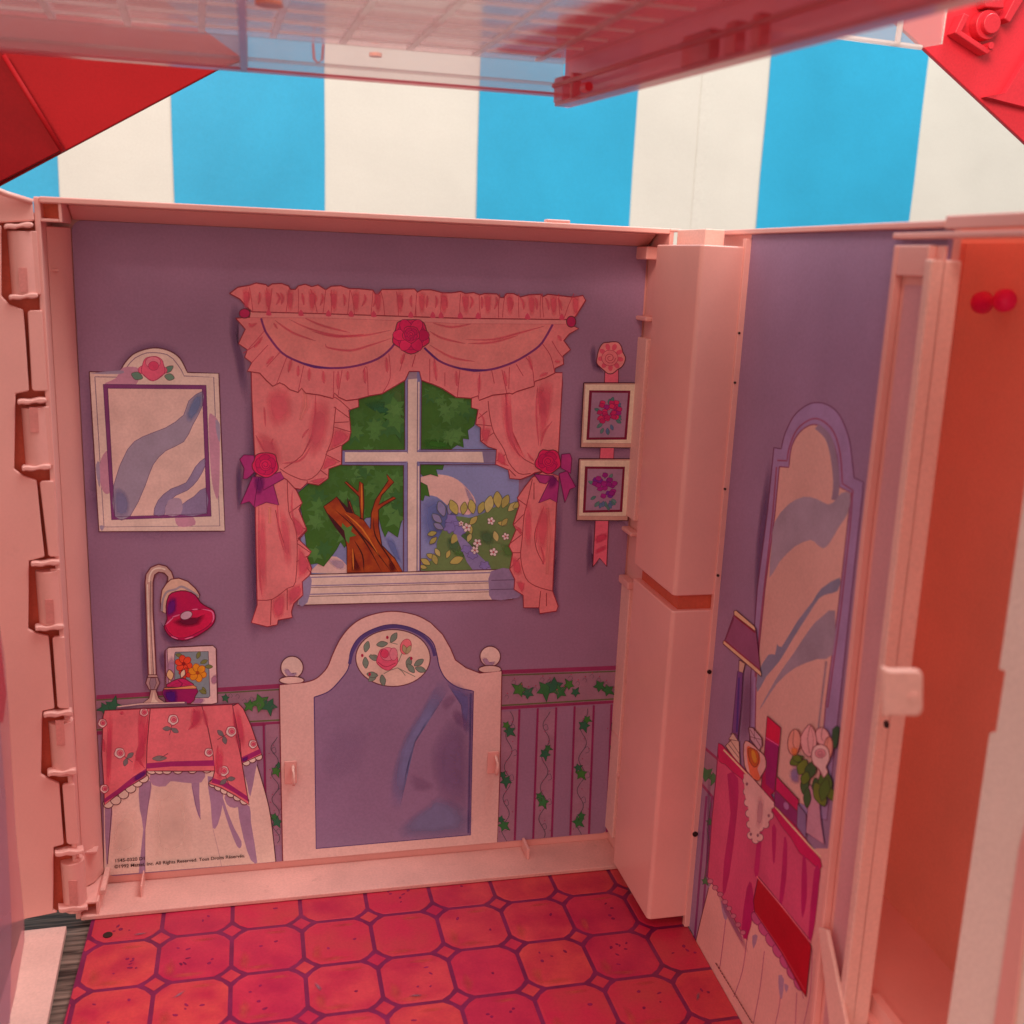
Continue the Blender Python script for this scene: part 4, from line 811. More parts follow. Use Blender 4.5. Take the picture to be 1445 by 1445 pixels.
# bedside lamp, flower picture, bowl
p = Print(PA, 4, (130, 780, 6.285))
p.soft([(420, 190), (470, 150), (480, 700), (500, 1200), (450, 1220), (430, 800)], (92, 52, 76), .6); p.soft([(600, 600), (640, 700), (760, 790), (900, 790), (700, 830), (590, 720)], (92, 52, 76), .6); p.soft([(590, 880), (645, 880), (660, 1080), (600, 1040)], (92, 52, 76), .6)
p.fill([(645, 870), (680, 840), (1070, 822), (1100, 850), (1112, 1330), (1060, 1345), (650, 1340)], (208, 140, 128), 0, 1.6); p.fill([(650, 870), (665, 850), (690, 1340), (660, 1340)], (150, 94, 104), 0, .8)
p.soft([(668, 940), (740, 930), (735, 1200), (668, 1100)], (150, 92, 108), .9); p.soft([(1050, 1110), (1105, 1070), (1110, 1160), (1060, 1170)], (160, 92, 108), .8); p.soft([(900, 1290), (1000, 1290), (980, 1340), (880, 1340)], (150, 84, 110), .8)
p.fill([(740, 882), (1030, 875), (1045, 1270), (1030, 1285), (735, 1290), (732, 900)], (112, 106, 104), 0, 1, (70, 50, 60))
for (x, y, a) in ((950, 940, -1.2), (980, 980, -.4), (1000, 1190, 1.2), (970, 1220, .4), (760, 900, .3), (1020, 1010, 0)): p.blade(x-20, y, 70, 34, a, (104, 92, 44), .6, (60, 50, 30))
def flower(p, x, y, r_, c, oc, n=6):
    for k in range(n): t = k*6.283/n+.3; p.ell(x+cos(t)*r_*.56, y+sin(t)*r_*.56, r_*.46, r_*.38, c, rot=t, out=.8, oc=oc, n=12)
    p.ell(x, y, r_*.22, r_*.22, oc, n=10)
flower(p, 812, 985, 78, (200, 52, 26), (120, 14, 14)); flower(p, 822, 1075, 55, (188, 40, 24), (120, 14, 14), 4); flower(p, 935, 1065, 82, (206, 108, 20), (150, 52, 12))
p.build('flower_picture_print', cardA)
p = Print(PA, 5, (130, 780, 6.285))
p.blade(700, 1130, 95, 60, -1.75, (214, 136, 92), 1); p.blade(790, 1110, 80, 40, -1.2, (220, 150, 118), 1)
p.fill([(660, 1190), (700, 1145), (760, 1120), (810, 1115), (860, 1140), (905, 1190)], (166, 24, 66), 2, 1.2); p.line([(700, 1180), (780, 1150), (860, 1180)], 2, (196, 40, 76), sm=3, fade=True); p.line([(760, 1130), (800, 1160), (780, 1190)], 1, (90, 8, 46), sm=3)
p.fill([(636, 1205), (925, 1200), (915, 1270), (875, 1335), (690, 1340), (645, 1290)], (140, 14, 62), 2, 1.3, dark=(110, 10, 60)); p.soft([(636, 1215), (750, 1215), (760, 1330), (690, 1340), (640, 1290)], (70, 10, 86), .9)
p.fill([(638, 1200), (740, 1196), (900, 1175), (926, 1190), (920, 1206), (640, 1212)], (200, 110, 66), 0, .8)
p.build('bowl_print', cardA)
p = Print(PA, 6, (130, 780, 6.285)); BR = (170, 116, 100); BRD = (116, 74, 74)
pole = [(470, 260), (478, 190), (520, 130), (590, 102), (660, 120), (705, 170), (725, 230), (700, 262), (662, 265), (672, 215), (640, 180), (590, 172), (555, 195), (540, 260), (540, 500), (570, 1085), (498, 1085), (485, 700)]
p.fill(pole, BR, 0, 1.6, (92, 24, 30)); p.line([(505, 260), (512, 200), (545, 150), (600, 136), (650, 150)], 2.2, (206, 152, 130), sm=3); p.line([(492, 280), (500, 600), (515, 1080)], 1.6, (206, 152, 130)); p.line([(520, 250), (520, 600), (545, 1080)], 2.2, BRD, sm=3, fade=True); p.line([(530, 600), (555, 1080)], 1.6, (190, 136, 120)); p.line([(620, 175), (665, 210), (670, 260)], 3.5, (96, 40, 44), sm=3, fade=True)
p.fill([(490, 1105), (500, 1082), (575, 1082), (582, 1105)], BR, 0, 1.2); p.fill([(490, 1105), (580, 1105), (600, 1155), (570, 1215), (505, 1215), (475, 1155)], (150, 100, 92), 0, 1.3); p.fill([(520, 1110), (560, 1110), (570, 1155), (548, 1212), (520, 1212), (508, 1155)], (130, 88, 90), 0, .7)
p.fill([(520, 1215), (565, 1215), (590, 1290), (650, 1335), (430, 1345), (505, 1290)], BR, 0, 1.3); p.fill([(548, 1230), (560, 1300), (600, 1335), (520, 1338)], (200, 148, 124)); p.line([(215, 1378), (420, 1345), (840, 1335)], 4, (104, 62, 74)); p.line([(225, 1366), (420, 1342), (820, 1328)], 1.6, (200, 144, 124))
p.fill([(615, 520), (605, 430), (620, 330), (660, 270), (700, 235), (770, 225), (850, 255), (920, 320), (955, 375), (945, 405), (915, 380), (860, 350), (760, 345), (690, 375), (660, 440), (655, 540)], (186, 128, 104), 0, 1.5, (92, 24, 30))
p.line([(620, 520), (625, 430), (660, 350), (740, 325), (790, 300), (850, 325), (945, 385)], 3, (136, 104, 104), sm=3); 
p.fill([(655, 480), (680, 380), (740, 345), (830, 338), (915, 375), (960, 440), (1020, 480), (1080, 515), (1092, 590), (1060, 650), (980, 710), (900, 755), (800, 778), (700, 750), (650, 690), (640, 650), (665, 590)], (158, 8, 48), 2, 1.5, (84, 6, 28), dark=(146, 4, 52))
p.soft([(655, 480), (690, 400), (750, 390), (750, 520), (690, 570), (660, 570)], (96, 10, 84), .9); p.fill([(650, 650), (720, 575), (850, 520), (980, 500), (1060, 520), (1075, 580), (1030, 650), (940, 705), (820, 755), (720, 740)], (178, 12, 50), 2, .8, (100, 6, 34))
p.soft([(700, 620), (800, 570), (960, 570), (1010, 540), (960, 640), (820, 665)], (96, 4, 34), .9); p.ell(835, 555, 55, 36, (176, 120, 124), rot=-.35, out=1, oc=(90, 20, 40))
for l in ([(650, 640), (720, 575)], [(710, 572), (780, 548)], [(885, 505), (940, 500)], [(970, 500), (1060, 520), (1078, 580), (1060, 620)], [(700, 742), (760, 765)], [(820, 765), (900, 745)]): p.line(l, 2, (214, 84, 110), sm=3, taper=True)
p.build('table_lamp_print', cardA)

# round table with cloths
p = Print(PA, 3, (140, 980, 5.558)); SH = (142, 94, 108)
p.fill([(36, 870), (40, 560), (1000, 560), (1130, 530), (1230, 510), (1300, 760), (1345, 960), (1385, 1310), (1220, 1330), (40, 1420)], (206, 142, 122), 0, 0, vs=20)
p.line([(1225, 510), (1300, 760), (1345, 960), (1385, 1312)], 1.3, (70, 20, 30), sm=3)
for q in ([(44, 890), (98, 880), (98, 1000), (66, 1320), (55, 1300)], [(315, 690), (405, 680), (400, 800), (360, 1040), (362, 1400), (310, 1400), (345, 1060), (318, 900)], [(716, 610), (780, 610), (785, 800), (795, 980), (750, 860)], [(850, 640), (955, 700), (970, 850), (930, 1020), (890, 1045), (875, 860)], [(945, 740), (1000, 900), (1060, 1050), (1115, 1150), (1110, 1200), (1080, 1190), (1020, 1040), (970, 880)], [(1085, 850), (1180, 880), (1190, 1000), (1240, 1320), (1190, 1300), (1130, 1120)], [(1130, 560), (1235, 510), (1225, 600), (1185, 800), (1160, 700)]): p.fill(q, SH, 2)
for q in ([(410, 610), (720, 600), (830, 600), (800, 690), (650, 690), (560, 680), (520, 720), (420, 710)], [(990, 780), (1140, 850), (1060, 890), (1000, 860)]): p.fill(q, (150, 98, 110), 2)
p.line([(98, 890), (66, 1330)], 1, LINE); p.line([(405, 690), (360, 1060), (358, 1390)], .8, (120, 70, 84)); p.line([(890, 1045), (940, 1250), (960, 1350)], .6, (150, 100, 100)); p.line([(730, 720), (760, 880), (795, 980)], .7, (110, 60, 84))
for q in ([(430, 720), (700, 720), (720, 1280), (420, 1300)], [(100, 960), (300, 900), (300, 1250), (90, 1300)]): p.soft(q, (212, 146, 128), .4)
p.build('white_tablecloth_print', cardA)
p = Print(PA, 4, (140, 980, 5.558)); TC = (208, 82, 82); TD = (188, 52, 70)
def scal(p, pts, n, r_):
    for i in range(n):
        t = (i+.5)/n*(len(pts)-1); k = min(int(t), len(pts)-2); f = t-k; x = pts[k][0]+(pts[k+1][0]-pts[k][0])*f; y = pts[k][1]+(pts[k+1][1]-pts[k][1])*f; p.ell(x, y, r_*1.15, r_, (210, 148, 126), out=1.2, n=16)
scal(p, [(40, 870), (130, 830), (220, 760), (300, 690), (370, 640)], 6, 36); scal(p, [(385, 590), (560, 590), (900, 578)], 6, 36); scal(p, [(870, 685), (960, 740), (1060, 790), (1165, 850)], 6, 30); scal(p, [(1130, 545), (1200, 510), (1275, 480)], 3, 26)
p.fill([(20, 470), (30, 170), (45, 125), (400, 110), (380, 400), (370, 640), (340, 660), (220, 730), (100, 820), (40, 870), (36, 700)], TC, 0, 1.3)
p.fill([(1045, 90), (1090, 68), (1130, 110), (1190, 240), (1245, 400), (1275, 470), (1120, 540), (1105, 380)], TC, 0, 1.3, vs=40)
p.fill([(800, 90), (1045, 78), (1070, 300), (1110, 480), (1150, 720), (1175, 865), (1060, 790), (950, 730), (860, 700), (890, 660), (905, 600), (890, 450)], TC, 0, 1.3)
p.fill([(400, 108), (640, 98), (805, 90), (850, 250), (890, 450), (905, 600), (640, 602), (500, 600), (370, 600), (375, 400)], TC, 0, 1.3)
PU = (140, 26, 72)
p.fill([(38, 820), (150, 740), (260, 650), (370, 580), (366, 625), (260, 700), (150, 780), (40, 850)], PU); p.fill([(370, 540), (560, 525), (902, 515), (905, 560), (560, 565), (370, 582)], PU); p.fill([(890, 655), (1000, 690), (1090, 750), (1165, 800), (1168, 838), (1060, 770), (960, 715), (880, 690)], PU); p.fill([(1118, 492), (1262, 425), (1272, 460), (1122, 535)], PU)
p.soft([(270, 640), (370, 590), (368, 640), (275, 690)], (84, 20, 80), .8); p.soft([(1118, 500), (1170, 480), (1165, 520), (1122, 530)], (84, 20, 80), .8)
folds(p, [[(385, 150), (360, 350), (300, 480), (360, 580)], [(330, 300), (340, 450), (290, 520)], [(740, 110), (760, 200), (700, 280)], [(850, 260), (830, 180), (815, 120)], [(180, 130), (175, 160)], [(1050, 120), (1075, 300), (1110, 450)], [(930, 400), (920, 560), (930, 620)], [(30, 350), (40, 450)]], TD, 9)
for (x, y, a) in ((160, 460, .6), (580, 198, 1.8), (1035, 290, 2.6), (975, 600, 1.2), (1205, 390, 9), (860, 455, 9), (350, 140, 9), (40, 740, 9), (25, 225, 9)):
    if a < 9:
        for k in (-1, 1): p.blade(x+cos(a)*70, y+sin(a)*70, 66, 34, a+k*1.3, (104, 84, 78), .5, (70, 50, 50))
        p.line([(x+cos(a)*40, y+sin(a)*40), (x+cos(a)*125, y+sin(a)*125)], .8, (90, 40, 50))
    r_ = 42 if a < 9 else 34; p.ell(x, y, r_, r_, (216, 148, 134), wob=.05, out=1.1, oc=(140, 40, 50), n=14); p.ell(x+4, y-2, r_*.62, r_*.6, (206, 92, 92), out=.7, oc=(150, 40, 56), n=12); p.ell(x+6, y, r_*.3, r_*.28, (188, 54, 72), out=.5, oc=(140, 30, 50), n=10)
p.blade(530, 498, -115, 40, -.05, (110, 88, 80), .4, (70, 50, 50)); p.line([(480, 500), (540, 462)], .8, (90, 40, 50))
p.line([(130, 118), (700, 98), (1090, 70)], 1.2, (110, 24, 40), sm=0)
for q in ([(300, 130), (380, 130), (370, 560), (260, 620), (300, 400)], [(720, 110), (810, 100), (800, 240), (720, 280)], [(60, 200), (110, 180), (90, 700), (50, 760)], [(1060, 120), (1110, 140), (1150, 380), (1110, 420)], [(930, 420), (980, 450), (960, 690), (920, 660)]): p.soft(q, (190, 54, 72), .6)
p.build('rose_tablecloth_print', cardA)

# headboard
p = Print(PA, 4, (370, 840, 3.614))
hb = [(105, 1362), (95, 900), (88, 458), (215, 445), (275, 425), (330, 370), (360, 300), (400, 220), (460, 150), (540, 105), (660, 82), (780, 100), (860, 140), (920, 200), (960, 270), (985, 330), (1040, 370), (1110, 397), (1222, 387), (1213, 900), (1198, 1278)]
p.soft([(340, 300), (380, 210), (450, 130), (540, 80), (560, 100), (440, 190), (360, 330)], (104, 60, 82), .4)
for (x, y, r_) in ((152, 368, 57), (1163, 312, 52)):
    p.ell(x, y, r_, r_, (206, 144, 126), out=1.4, n=26); p.soft([(x-50, y+10), (x-20, y+5), (x, y+35), (x+30, y+25), (x+20, y+50), (x-25, y+50)], (150, 102, 116), .9); p.ell(x-2, y+66, r_*1.12, 20, (204, 140, 122), out=1.4)
hb = hb[:3]+smooth(hb[3:12]+hb[12:13], False, 5)+hb[13:]
p.fill(hb, (210, 134, 118), 0, 1.4, (110, 30, 36), vs=15)
inn = [(265, 520), (340, 490), (400, 430), (440, 370), (450, 290), (490, 220), (560, 175), (650, 150), (740, 160), (820, 195), (870, 240), (890, 300), (905, 370), (940, 430), (1000, 470), (1077, 488), (1062, 1222), (275, 1292)]
inn = smooth(inn[:16], False, 5)+inn[16:]
p.fill(inn, (126, 84, 100), 0, 1.5, (60, 30, 70), vs=14)
p.line([(445, 350), (460, 290), (500, 225), (570, 182), (660, 160), (740, 170), (815, 205), (862, 255), (880, 310)], 4.5, (72, 48, 84), sm=3)
p.soft([(900, 430), (960, 470), (880, 580), (780, 740), (720, 950), (700, 1100), (650, 1060), (660, 900), (720, 720), (820, 560)], (112, 96, 122), .8)
p.soft([(700, 1245), (720, 1150), (850, 1060), (900, 1020), (1050, 1080), (1055, 1215)], (114, 96, 118), .7); p.soft([(850, 800), (950, 620), (1040, 640), (1060, 900), (1040, 1100), (900, 1040)], (118, 78, 102), .5)
p.soft([(940, 430), (1070, 490), (1062, 700), (1030, 700), (1020, 560), (960, 480)], (92, 76, 112), .7); p.soft([(960, 600), (990, 575), (1060, 640), (1060, 700), (990, 660)], (112, 66, 92), .4); p.soft([(750, 900), (880, 960), (860, 1000), (770, 1000)], (126, 78, 98), .3); p.soft([(905, 540), (970, 500), (1000, 530), (930, 600)], (124, 74, 96), .3)
p.line([(1065, 500), (1052, 1215)], 5, (58, 48, 88), fade=True); p.soft([(300, 740), (440, 640), (560, 700), (500, 900), (320, 960)], (138, 94, 112), .25)
p.ell(667, 320, 190, 145, (204, 140, 118), out=1.4, n=44)
for (x, y, a) in ((525, 290, -1.3), (545, 310, .3), (525, 315, 1.5), (640, 245, 3.0), (655, 240, -1.0), (585, 400, 2.4), (590, 410, 3.3), (610, 405, 1.4), (740, 370, -1.3), (740, 350, .9), (775, 360, -.6), (780, 370, .3)): p.blade(x, y, 58, 28, a, (104, 100, 82), .8, (70, 60, 50))
for l in ([(550, 300), (590, 320)], [(620, 400), (690, 370), (730, 410)], [(690, 370), (780, 415)], [(695, 340), (715, 290)], [(690, 250), (650, 240)]): p.line(l, 1, (110, 90, 70), sm=2)
p.ell(732, 262, 28, 40, (206, 84, 84), rot=.3, out=.8, oc=(150, 40, 50)); p.blade(735, 300, 50, 22, -1.9, (150, 116, 80), .5); p.blade(735, 300, 50, 22, -1.1, (150, 116, 80), .5)
p.ell(638, 325, 54, 56, (206, 66, 82), wob=.04, out=.9, oc=(150, 24, 50)); p.ell(640, 300, 38, 34, (214, 92, 98), out=.7, oc=(150, 24, 50)); p.ell(625, 298, 20, 22, (190, 48, 70), out=.6, oc=(150, 24, 50)); p.ell(670, 300, 20, 32, (216, 96, 100), out=.6, oc=(150, 24, 50)); p.line([(590, 340), (630, 365), (680, 345)], .9, (150, 24, 50), sm=3)
for (x, y) in ((510, 307), (548, 403), (638, 215), (760, 322)): p.ell(x, y, 7, 9, (150, 16, 44), n=8)
p.build('headboard_print', cardA)
# copyright lines
def text(s_, a, e, name, parent, plane, m, off=.0011):
    cu = bpy.data.curves.new(name, 'FONT'); cu.body = s_; cu.size = 1; cu.offset = .018
    to = bpy.data.objects.new(name, cu); col.objects.link(to); bpy.context.view_layer.update()
    dg = bpy.context.evaluated_depsgraph_get(); me = bpy.data.meshes.new_from_object(to.evaluated_get(dg)); bpy.data.objects.remove(to)
    w_ = max(v.co.x for v in me.vertices); A0 = plane(*a, off); E0 = plane(*e, off); X = (E0-A0)/w_; Y = plane.n.cross(X).normalized()*X.length*1.02
    if Y.z < 0: Y = -Y
    c = (A0+E0)/2
    for v in me.vertices: v.co = A0+X*v.co.x+Y*v.co.y-c
    me.materials.clear(); me.materials.append(m); o = bpy.data.objects.new(name, me); col.objects.link(o); o['wloc'] = list(c); o.parent = parent; o.location = c-wloc(parent); return o
inkm = mat('black_ink', (.035, .012, .012), .5)
text('1545-0320 D1', (161.6, 1217), (204, 1213.5), 'lettering', cardA, PA, inkm)
text('©1992 Mattel, Inc. All Rights Reserved. Tous Droits Réservés.', (161.6, 1225.5), (345.5, 1209.5), 'lettering', cardA, PA, inkm)

# ---------- side wall card
p = Print(PB, 0, (1050, 550, 3.21))
p.soft([(100, 340), (130, 330), (110, 600), (60, 1000), (40, 1100), (50, 700)], (92, 50, 78), .6)
MF = (140, 92, 114); MO = (92, 24, 50)
p.fill([(135, 262)]+smooth([(168, 268), (185, 200), (225, 120), (280, 72), (330, 58), (385, 72), (435, 120), (475, 220), (490, 320), (498, 398)], False, 5)+[(540, 418), (536, 480), (500, 800), (430, 1445), (375, 1950), (20, 1850), (30, 1300), (60, 900), (105, 560)], MF, 0, 1.4, MO)
gl_ = [(160, 348)]+smooth([(203, 352), (215, 260), (250, 195), (300, 160), (345, 165), (390, 210), (420, 300), (432, 440)], False, 5)+[(485, 468), (470, 600), (430, 960), (370, 1420), (330, 1900), (45, 1800), (55, 1300), (95, 900), (140, 560)]
p.fill(gl_, (190, 118, 102), 0, 1.6, (120, 36, 56), vs=15)
p.line([(150, 320)]+smooth([(195, 322), (205, 262), (240, 180), (300, 135), (350, 138), (405, 190), (435, 290), (445, 425)], False, 5)+[(492, 455), (480, 620), (440, 980), (378, 1440)], 2.2, (132, 50, 68), sm=0)
p.line([(147, 350), (130, 560), (85, 950), (50, 1300)], 2.2, (132, 50, 68))
p.line([(330, 165), (380, 215), (405, 300), (418, 420), (410, 500)], 9, (128, 88, 96), sm=3); 
p.fill([(138, 600), (200, 520), (270, 485), (330, 495), (380, 520), (415, 500), (440, 468), (482, 470), (470, 560), (430, 620), (390, 690), (360, 718), (330, 700), (300, 680), (230, 710), (160, 780), (115, 850), (125, 700)], (142, 102, 106), 2)
p.fill([(435, 850), (425, 910), (380, 925), (340, 945), (290, 1020), (220, 1130), (160, 1230), (100, 1300), (60, 1370), (60, 1290), (110, 1200), (140, 1200), (150, 1150), (170, 1165), (240, 1050), (310, 960), (350, 900)], (116, 92, 102), 2)
p.fill([(412, 1000), (400, 1200), (330, 1220), (230, 1260), (150, 1330), (90, 1420), (70, 1445), (150, 1300), (220, 1200), (300, 1080), (350, 1030)], (136, 98, 102), 2)
p.line([(372, 1230), (340, 1500), (325, 1700)], 5, (134, 98, 106), fade=True)
p.build('tall_mirror_print', cardB)
# dado seen behind the dresser
p = Print(PB, 0, (980, 1000, 3.245))
p.fill([(30, 170), (140, 270), (140, 480), (20, 320)], (134, 82, 90)); p.line([(30, 165), (150, 270)], 3.5, (128, 34, 62)); p.line([(20, 330), (120, 450)], 3.5, (126, 34, 62))
p.leaf(55, 300, 38, .5, (46, 84, 44)); p.leaf(90, 320, 30, 2, (46, 84, 44))
for x0, x1 in ((55, 10), (80, 40), (110, 70)): p.line([(x0, 400), (x1-30, 1300)], 3, (112, 34, 70))
p.line([(75, 430), (60, 560), (70, 640), (40, 800)], 1, (54, 70, 48), sm=3); p.leaf(70, 520, 20, 1, (46, 84, 44)); p.leaf(50, 790, 20, 1, (46, 84, 44))
p.build('ivy_wainscot_print', cardB)
# dresser skirt and white cloth
p = Print(PB, 1, (980, 1000, 3.245))
p.fill([(65, 820), (150, 700), (400, 700), (560, 640), (700, 640), (700, 1600), (300, 1600), (-5, 1110)], (196, 116, 102), 0, 0, vs=15)
p.line([(65, 820), (30, 960), (-5, 1110)], 1.2, LINE)
for l in ([(150, 900), (130, 1080), (115, 1190)], [(240, 1060), (220, 1200), (180, 1320)], [(320, 1110), (300, 1280), (270, 1440)], [(400, 1220), (390, 1350), (370, 1445)], [(468, 1300), (462, 1445)], [(540, 1100), (530, 1300), (500, 1445)], [(500, 1330), (492, 1300)]): p.line(l, 1.1, (150, 56, 76), sm=3)
for q in ([(120, 880), (150, 900), (150, 960), (135, 960)], [(265, 1040), (290, 1040), (270, 1100)], [(385, 1220), (410, 1240), (400, 1330), (388, 1300)], [(410, 1260), (430, 1270), (420, 1300)]): p.fill(q, (146, 92, 104), 2)
p.build('white_skirt_print', cardB)
p = Print(PB, 2, (980, 1000, 3.245)); SK = (178, 52, 74); SKD = (146, 10, 52)
p.soft([(110, 830), (240, 1080), (230, 1110), (120, 900)], (140, 66, 86), .7)
p.fill([(108, 175), (125, 165), (240, 290), (370, 430), (480, 560), (577, 690), (575, 760), (555, 900), (530, 1085), (500, 1060), (390, 900), (290, 770), (265, 900), (240, 1060), (200, 1000), (150, 900), (100, 830), (60, 770), (80, 500), (100, 300)], SK, 0, 1.3, (110, 16, 48), vs=30)
p.fill([(108, 175), (125, 165), (240, 290), (370, 430), (480, 560), (577, 690), (575, 735), (545, 715), (520, 690), (480, 660), (440, 590), (400, 540), (370, 490), (330, 430), (280, 390), (240, 350), (215, 320), (175, 290), (140, 255), (112, 240)], (172, 8, 56), 2, .8, (110, 6, 40))
for q in ([(150, 300), (200, 320), (195, 480), (160, 760), (130, 860), (135, 700), (165, 480)], [(300, 500), (312, 520), (300, 700), (290, 765), (272, 740)], [(355, 540), (375, 550), (368, 700), (358, 690)], [(410, 590), (425, 620), (420, 780), (400, 900), (388, 880), (400, 740)], [(495, 680), (512, 700), (515, 860), (495, 960), (488, 880)], [(548, 740), (575, 750), (552, 980), (530, 1080), (520, 1060)], [(240, 820), (262, 800), (272, 920), (240, 1055), (215, 1010)]): p.fill(q, (156, 14, 62), 2)
for x, y in ((72, 790), (95, 820), (118, 850), (140, 885), (158, 915), (178, 950), (200, 990), (222, 1025)): p.ell(x, y, 13, 11, (170, 80, 88), out=.8, oc=(120, 30, 56), n=12)
p.line([(133, 188), (240, 300), (365, 440)], 2.2, (206, 140, 104)); p.line([(370, 450), (430, 520), (520, 620), (578, 680)], 2.2, (206, 140, 104))
p.soft([(60, 300), (75, 300), (60, 780), (50, 780)], (90, 40, 70), .4)
p.build('pink_skirt_print', cardB)
p = Print(PB, 3, (980, 1000, 3.245))
for k in range(7):
    t = k/6; p.ell(285+t*195, 960+t*300, 22, 34, (166, 56, 84), rot=-.5, out=1, oc=(110, 16, 52), n=14)
p.fill([(292, 770), (520, 1050), (535, 1090), (510, 1320), (490, 1290), (400, 1120), (275, 930), (270, 880)], (150, 0, 18), 0, 1.2, (90, 4, 26)); p.line([(285, 768), (400, 905), (535, 1075)], 1.6, (196, 80, 84)); p.line([(278, 930), (400, 1110), (505, 1290)], 1.2, (170, 40, 50))
p.build('red_drawer_print', cardB)
p = Print(PB, 3, (980, 1000, 3.245)); LC = (196, 124, 112)
for x, y in ((238, 330), (240, 380), (244, 430), (250, 480), (255, 530), (258, 580), (280, 600), (298, 590), (300, 545), (325, 530), (345, 490), (352, 440)): p.ell(x, y, 17, 18, LC, out=1, oc=(120, 60, 66), n=12)
p.fill([(225, 300), (250, 300), (358, 425), (345, 510), (300, 560), (285, 605), (258, 590), (245, 450), (232, 400)], LC); 
for x, y in ((240, 345), (258, 575), (290, 580), (340, 490)): p.ell(x, y, 6, 8, (120, 60, 66), n=8)
p.soft([(290, 400), (320, 420), (310, 540), (280, 540)], (170, 100, 100), .6); p.build('lace_cloth_print', cardB)
# lamp on the dresser, bottle, box, flowers
p = Print(PB, 3, (1000, 840, 4.66))
p.fill([(190, 500), (225, 500), (215, 700), (190, 960), (150, 940), (170, 720)], (96, 44, 84), 0, 1, (70, 20, 50)); p.line([(200, 540), (185, 900)], 2.4, (56, 28, 84)); p.fill([(200, 425), (240, 450), (225, 510), (198, 500)], (178, 118, 96), 0, 1)
p.soft([(225, 520), (300, 520), (280, 900), (200, 960)], (116, 60, 84), .5)
p.fill([(172, 112), (310, 220), (342, 525), (100, 312)], (124, 54, 76), 0, 1.5, (90, 20, 44)); p.fill([(165, 105), (182, 100), (302, 205), (308, 238), (168, 130)], (206, 132, 96), 0, 1.2); p.line([(172, 138), (306, 246)], 2, (120, 8, 30)); p.fill([(96, 300), (112, 300), (342, 500), (346, 535), (95, 320)], (206, 132, 96), 0, 1.2); p.line([(104, 298), (338, 492)], 1.8, (130, 18, 40))
p.line([(165, 150), (110, 290)], 1.8, (100, 26, 50)); p.build('dresser_lamp_print', cardB)
p = Print(PB, 3, (1000, 840, 4.66))
for k in range(4): p.fill([(120+k*6, 1010-k*32), (175, 1060-k*50), (195, 1020-k*30), (160, 905)], (186, 130, 108), 0, .9)
p.fill([(110, 990), (150, 950), (200, 960), (205, 1110), (160, 1060)], (186, 126, 104), 0, 1.1); p.line([(140, 950), (200, 1040)], .8); p.line([(130, 980), (200, 1070)], .8)
p.build('folded_linen_print', cardB)
p = Print(PB, 4, (1000, 840, 4.66))
p.fill([(262, 870), (290, 870), (350, 940), (352, 990), (330, 1020), (275, 950)], (166, 108, 108), 0, 1.4); p.line([(270, 880), (345, 1000)], .8); p.line([(300, 880), (300, 950)], .8); p.line([(275, 930), (350, 950)], .8)
p.fill([(230, 980), (262, 960), (330, 1020), (370, 1060), (378, 1130), (345, 1190), (320, 1220), (270, 1180), (235, 1120)], (196, 120, 106), 2, 1.4)
p.fill([(250, 1030), (262, 990), (330, 1040), (338, 1100), (320, 1140), (340, 1200), (318, 1218), (270, 1170)], (200, 76, 44), 2); p.fill([(258, 1010), (300, 1010), (332, 1045), (325, 1110), (300, 1130), (270, 1090)], (168, 62, 16), 2, 1, (110, 30, 20)); p.ell(298, 1060, 14, 44, (188, 104, 26), rot=-.25, n=14)
p.build('perfume_bottle_print', cardB)
p = Print(PB, 4, (1000, 840, 4.66))
p.fill([(385, 795), (472, 870), (462, 985), (435, 1290), (410, 1310), (440, 1370), (345, 1265), (370, 1000)], (150, 2, 48), 0, 1.2, (90, 4, 34)); p.fill([(372, 950), (460, 985), (430, 1290), (375, 1240)], (128, 4, 62)); p.line([(375, 935), (462, 990)], 1.2, (196, 60, 100)); p.line([(470, 870), (462, 985)], 1, (190, 40, 70)); p.fill([(387, 800), (470, 872), (462, 980), (376, 930)], (176, 4, 40))
p.build('red_box_print', cardB)
p = Print(PB, 4, (1000, 840, 4.66))
p.fill([(440, 1200), (590, 1350), (580, 1520), (430, 1380)], (116, 24, 66), 0, 1); p.fill([(445, 1190), (592, 1345), (582, 1420), (440, 1280)], (168, 8, 56), 0, 1.2); p.ell(510, 1385, 16, 26, (150, 80, 110), rot=-.3); p.fill([(585, 1370), (640, 1440), (640, 1600), (580, 1520)], (112, 74, 96), 0, .8)
p.fill([(648, 1240), (720, 1280), (740, 1500), (760, 1640), (640, 1560), (650, 1420)], (168, 98, 104), 0, 1, (100, 40, 70)); p.build('gift_box_print', cardB)
p = Print(PB, 5, (1000, 840, 4.66)); GL = [(78, 82, 18), (92, 88, 22), (46, 66, 30), (64, 78, 22)]
p.soft([(530, 1150), (580, 1120), (600, 1240), (540, 1230)], (120, 84, 110), .8)
p.fill([(815, 880), (860, 870), (840, 1000), (815, 990)], (40, 62, 34), 2, .8, (26, 36, 22))
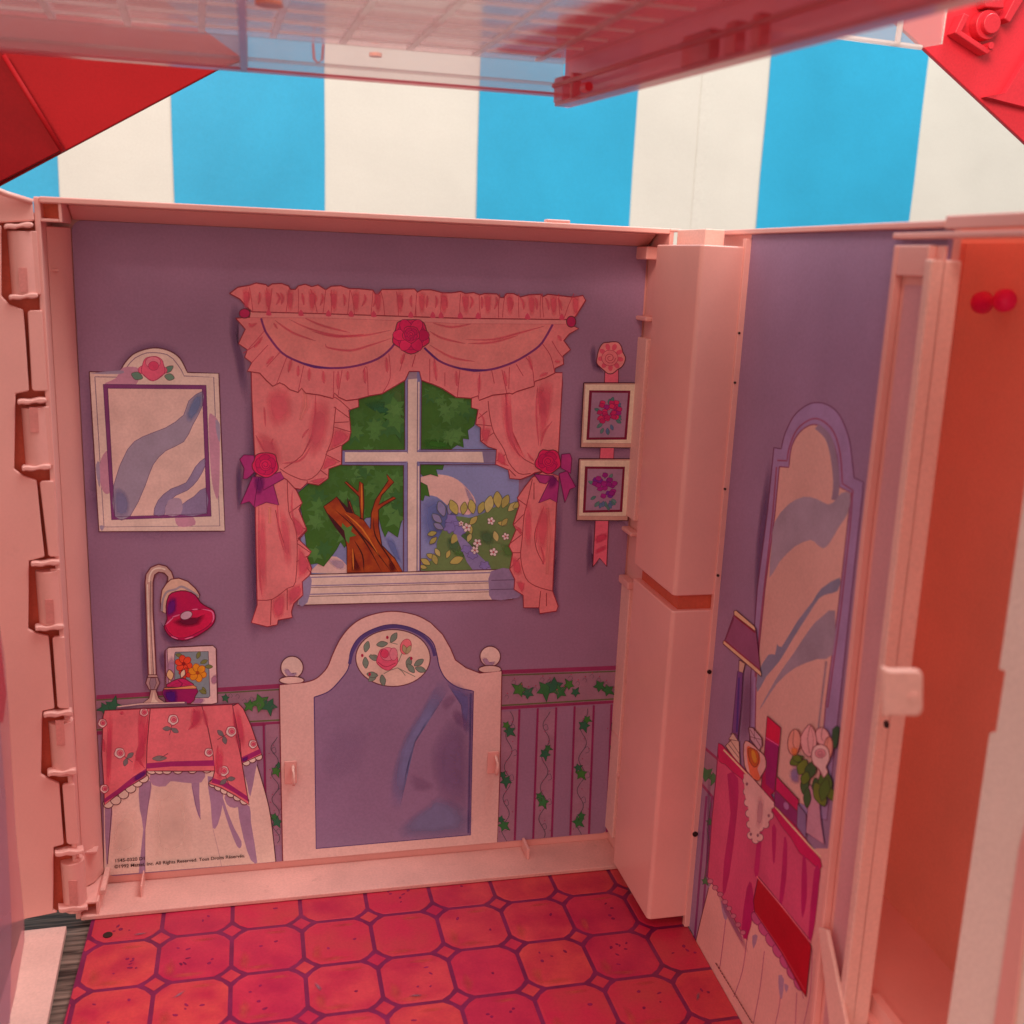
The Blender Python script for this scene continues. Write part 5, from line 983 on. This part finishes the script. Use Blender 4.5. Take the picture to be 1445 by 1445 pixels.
for (x, y, l, w_, a, c) in ((640, 1180, 130, 52, 1.7, 2), (620, 1060, 100, 60, 2.6, 0), (640, 1080, 110, 70, 2.0, 1), (690, 1090, 130, 70, 1.9, 2), (700, 1200, 120, 60, 1.4, 2), (650, 1260, 140, 46, 1.6, 2), (760, 1150, 170, 90, 1.5, 3), (700, 1230, 170, 80, 1.2, 1), (770, 1260, 130, 60, .9, 0), (650, 1160, 90, 56, 1.9, 0), (780, 1200, 160, 66, 1.8, 3), (550, 1060, 70, 46, .4, 0)): p.blade(x, y, l, w_, a, GL[c], 1, (34, 34, 16))
FW = (196, 116, 108)
for (x, y, rx, ry, ro) in ((562, 965, 42, 85, .1), (748, 930, 46, 62, -.3), (785, 1010, 30, 80, .1)): p.ell(x, y, rx, ry, (190, 104, 84) if x < 600 or x > 770 else FW, rot=ro, out=1.3, oc=(110, 40, 40)); p.line([(x, y-ry*.9), (x-8, y), (x+4, y+ry*.5)], 1, (130, 56, 54), sm=3)
p.fill([(612, 1010), (605, 930), (640, 870), (668, 850), (700, 900), (710, 990), (680, 1050), (650, 1060)], FW, 2, 1.3, (110, 40, 40)); p.line([(668, 855), (650, 950), (665, 1040)], 1, (130, 56, 54), sm=3); p.line([(668, 855), (690, 940), (680, 1020)], .8, (150, 70, 66), sm=3)
p.fill([(675, 1060), (690, 1000), (740, 980), (785, 1010), (795, 1080), (770, 1130), (785, 1160), (755, 1200), (730, 1150), (690, 1110)], (206, 132, 120), 2, 1.3, (110, 40, 40)); p.ell(735, 1040, 36, 30, (190, 100, 98), out=.8, oc=(120, 50, 56)); p.line([(735+cos(a)*24*(1-a/14), 1040+sin(a)*22*(1-a/14)) for a in [q*.6 for q in range(16)]], .8, (120, 50, 56))
p.soft([(540, 1000), (590, 1000), (580, 1060), (545, 1050)], (200, 92, 40), .7); p.build('tulip_bouquet_print', cardB)
# fine print line along the card's foot
p = Print(PB, 5, (980, 1000, 3.245)); k = 0
x, y = 97, 1165
while x < 268:
    l = rp.uniform(6, 16); dx, dy = .52, .854; p.line([(x, y), (x+dx*l, y+dy*l)], 1.2, (84, 24, 30)); x += dx*(l+4); y += dy*(l+4)
p.build('fine_print', cardB)
for o in bpy.data.objects:
    if 'wloc' in o: del o['wloc']
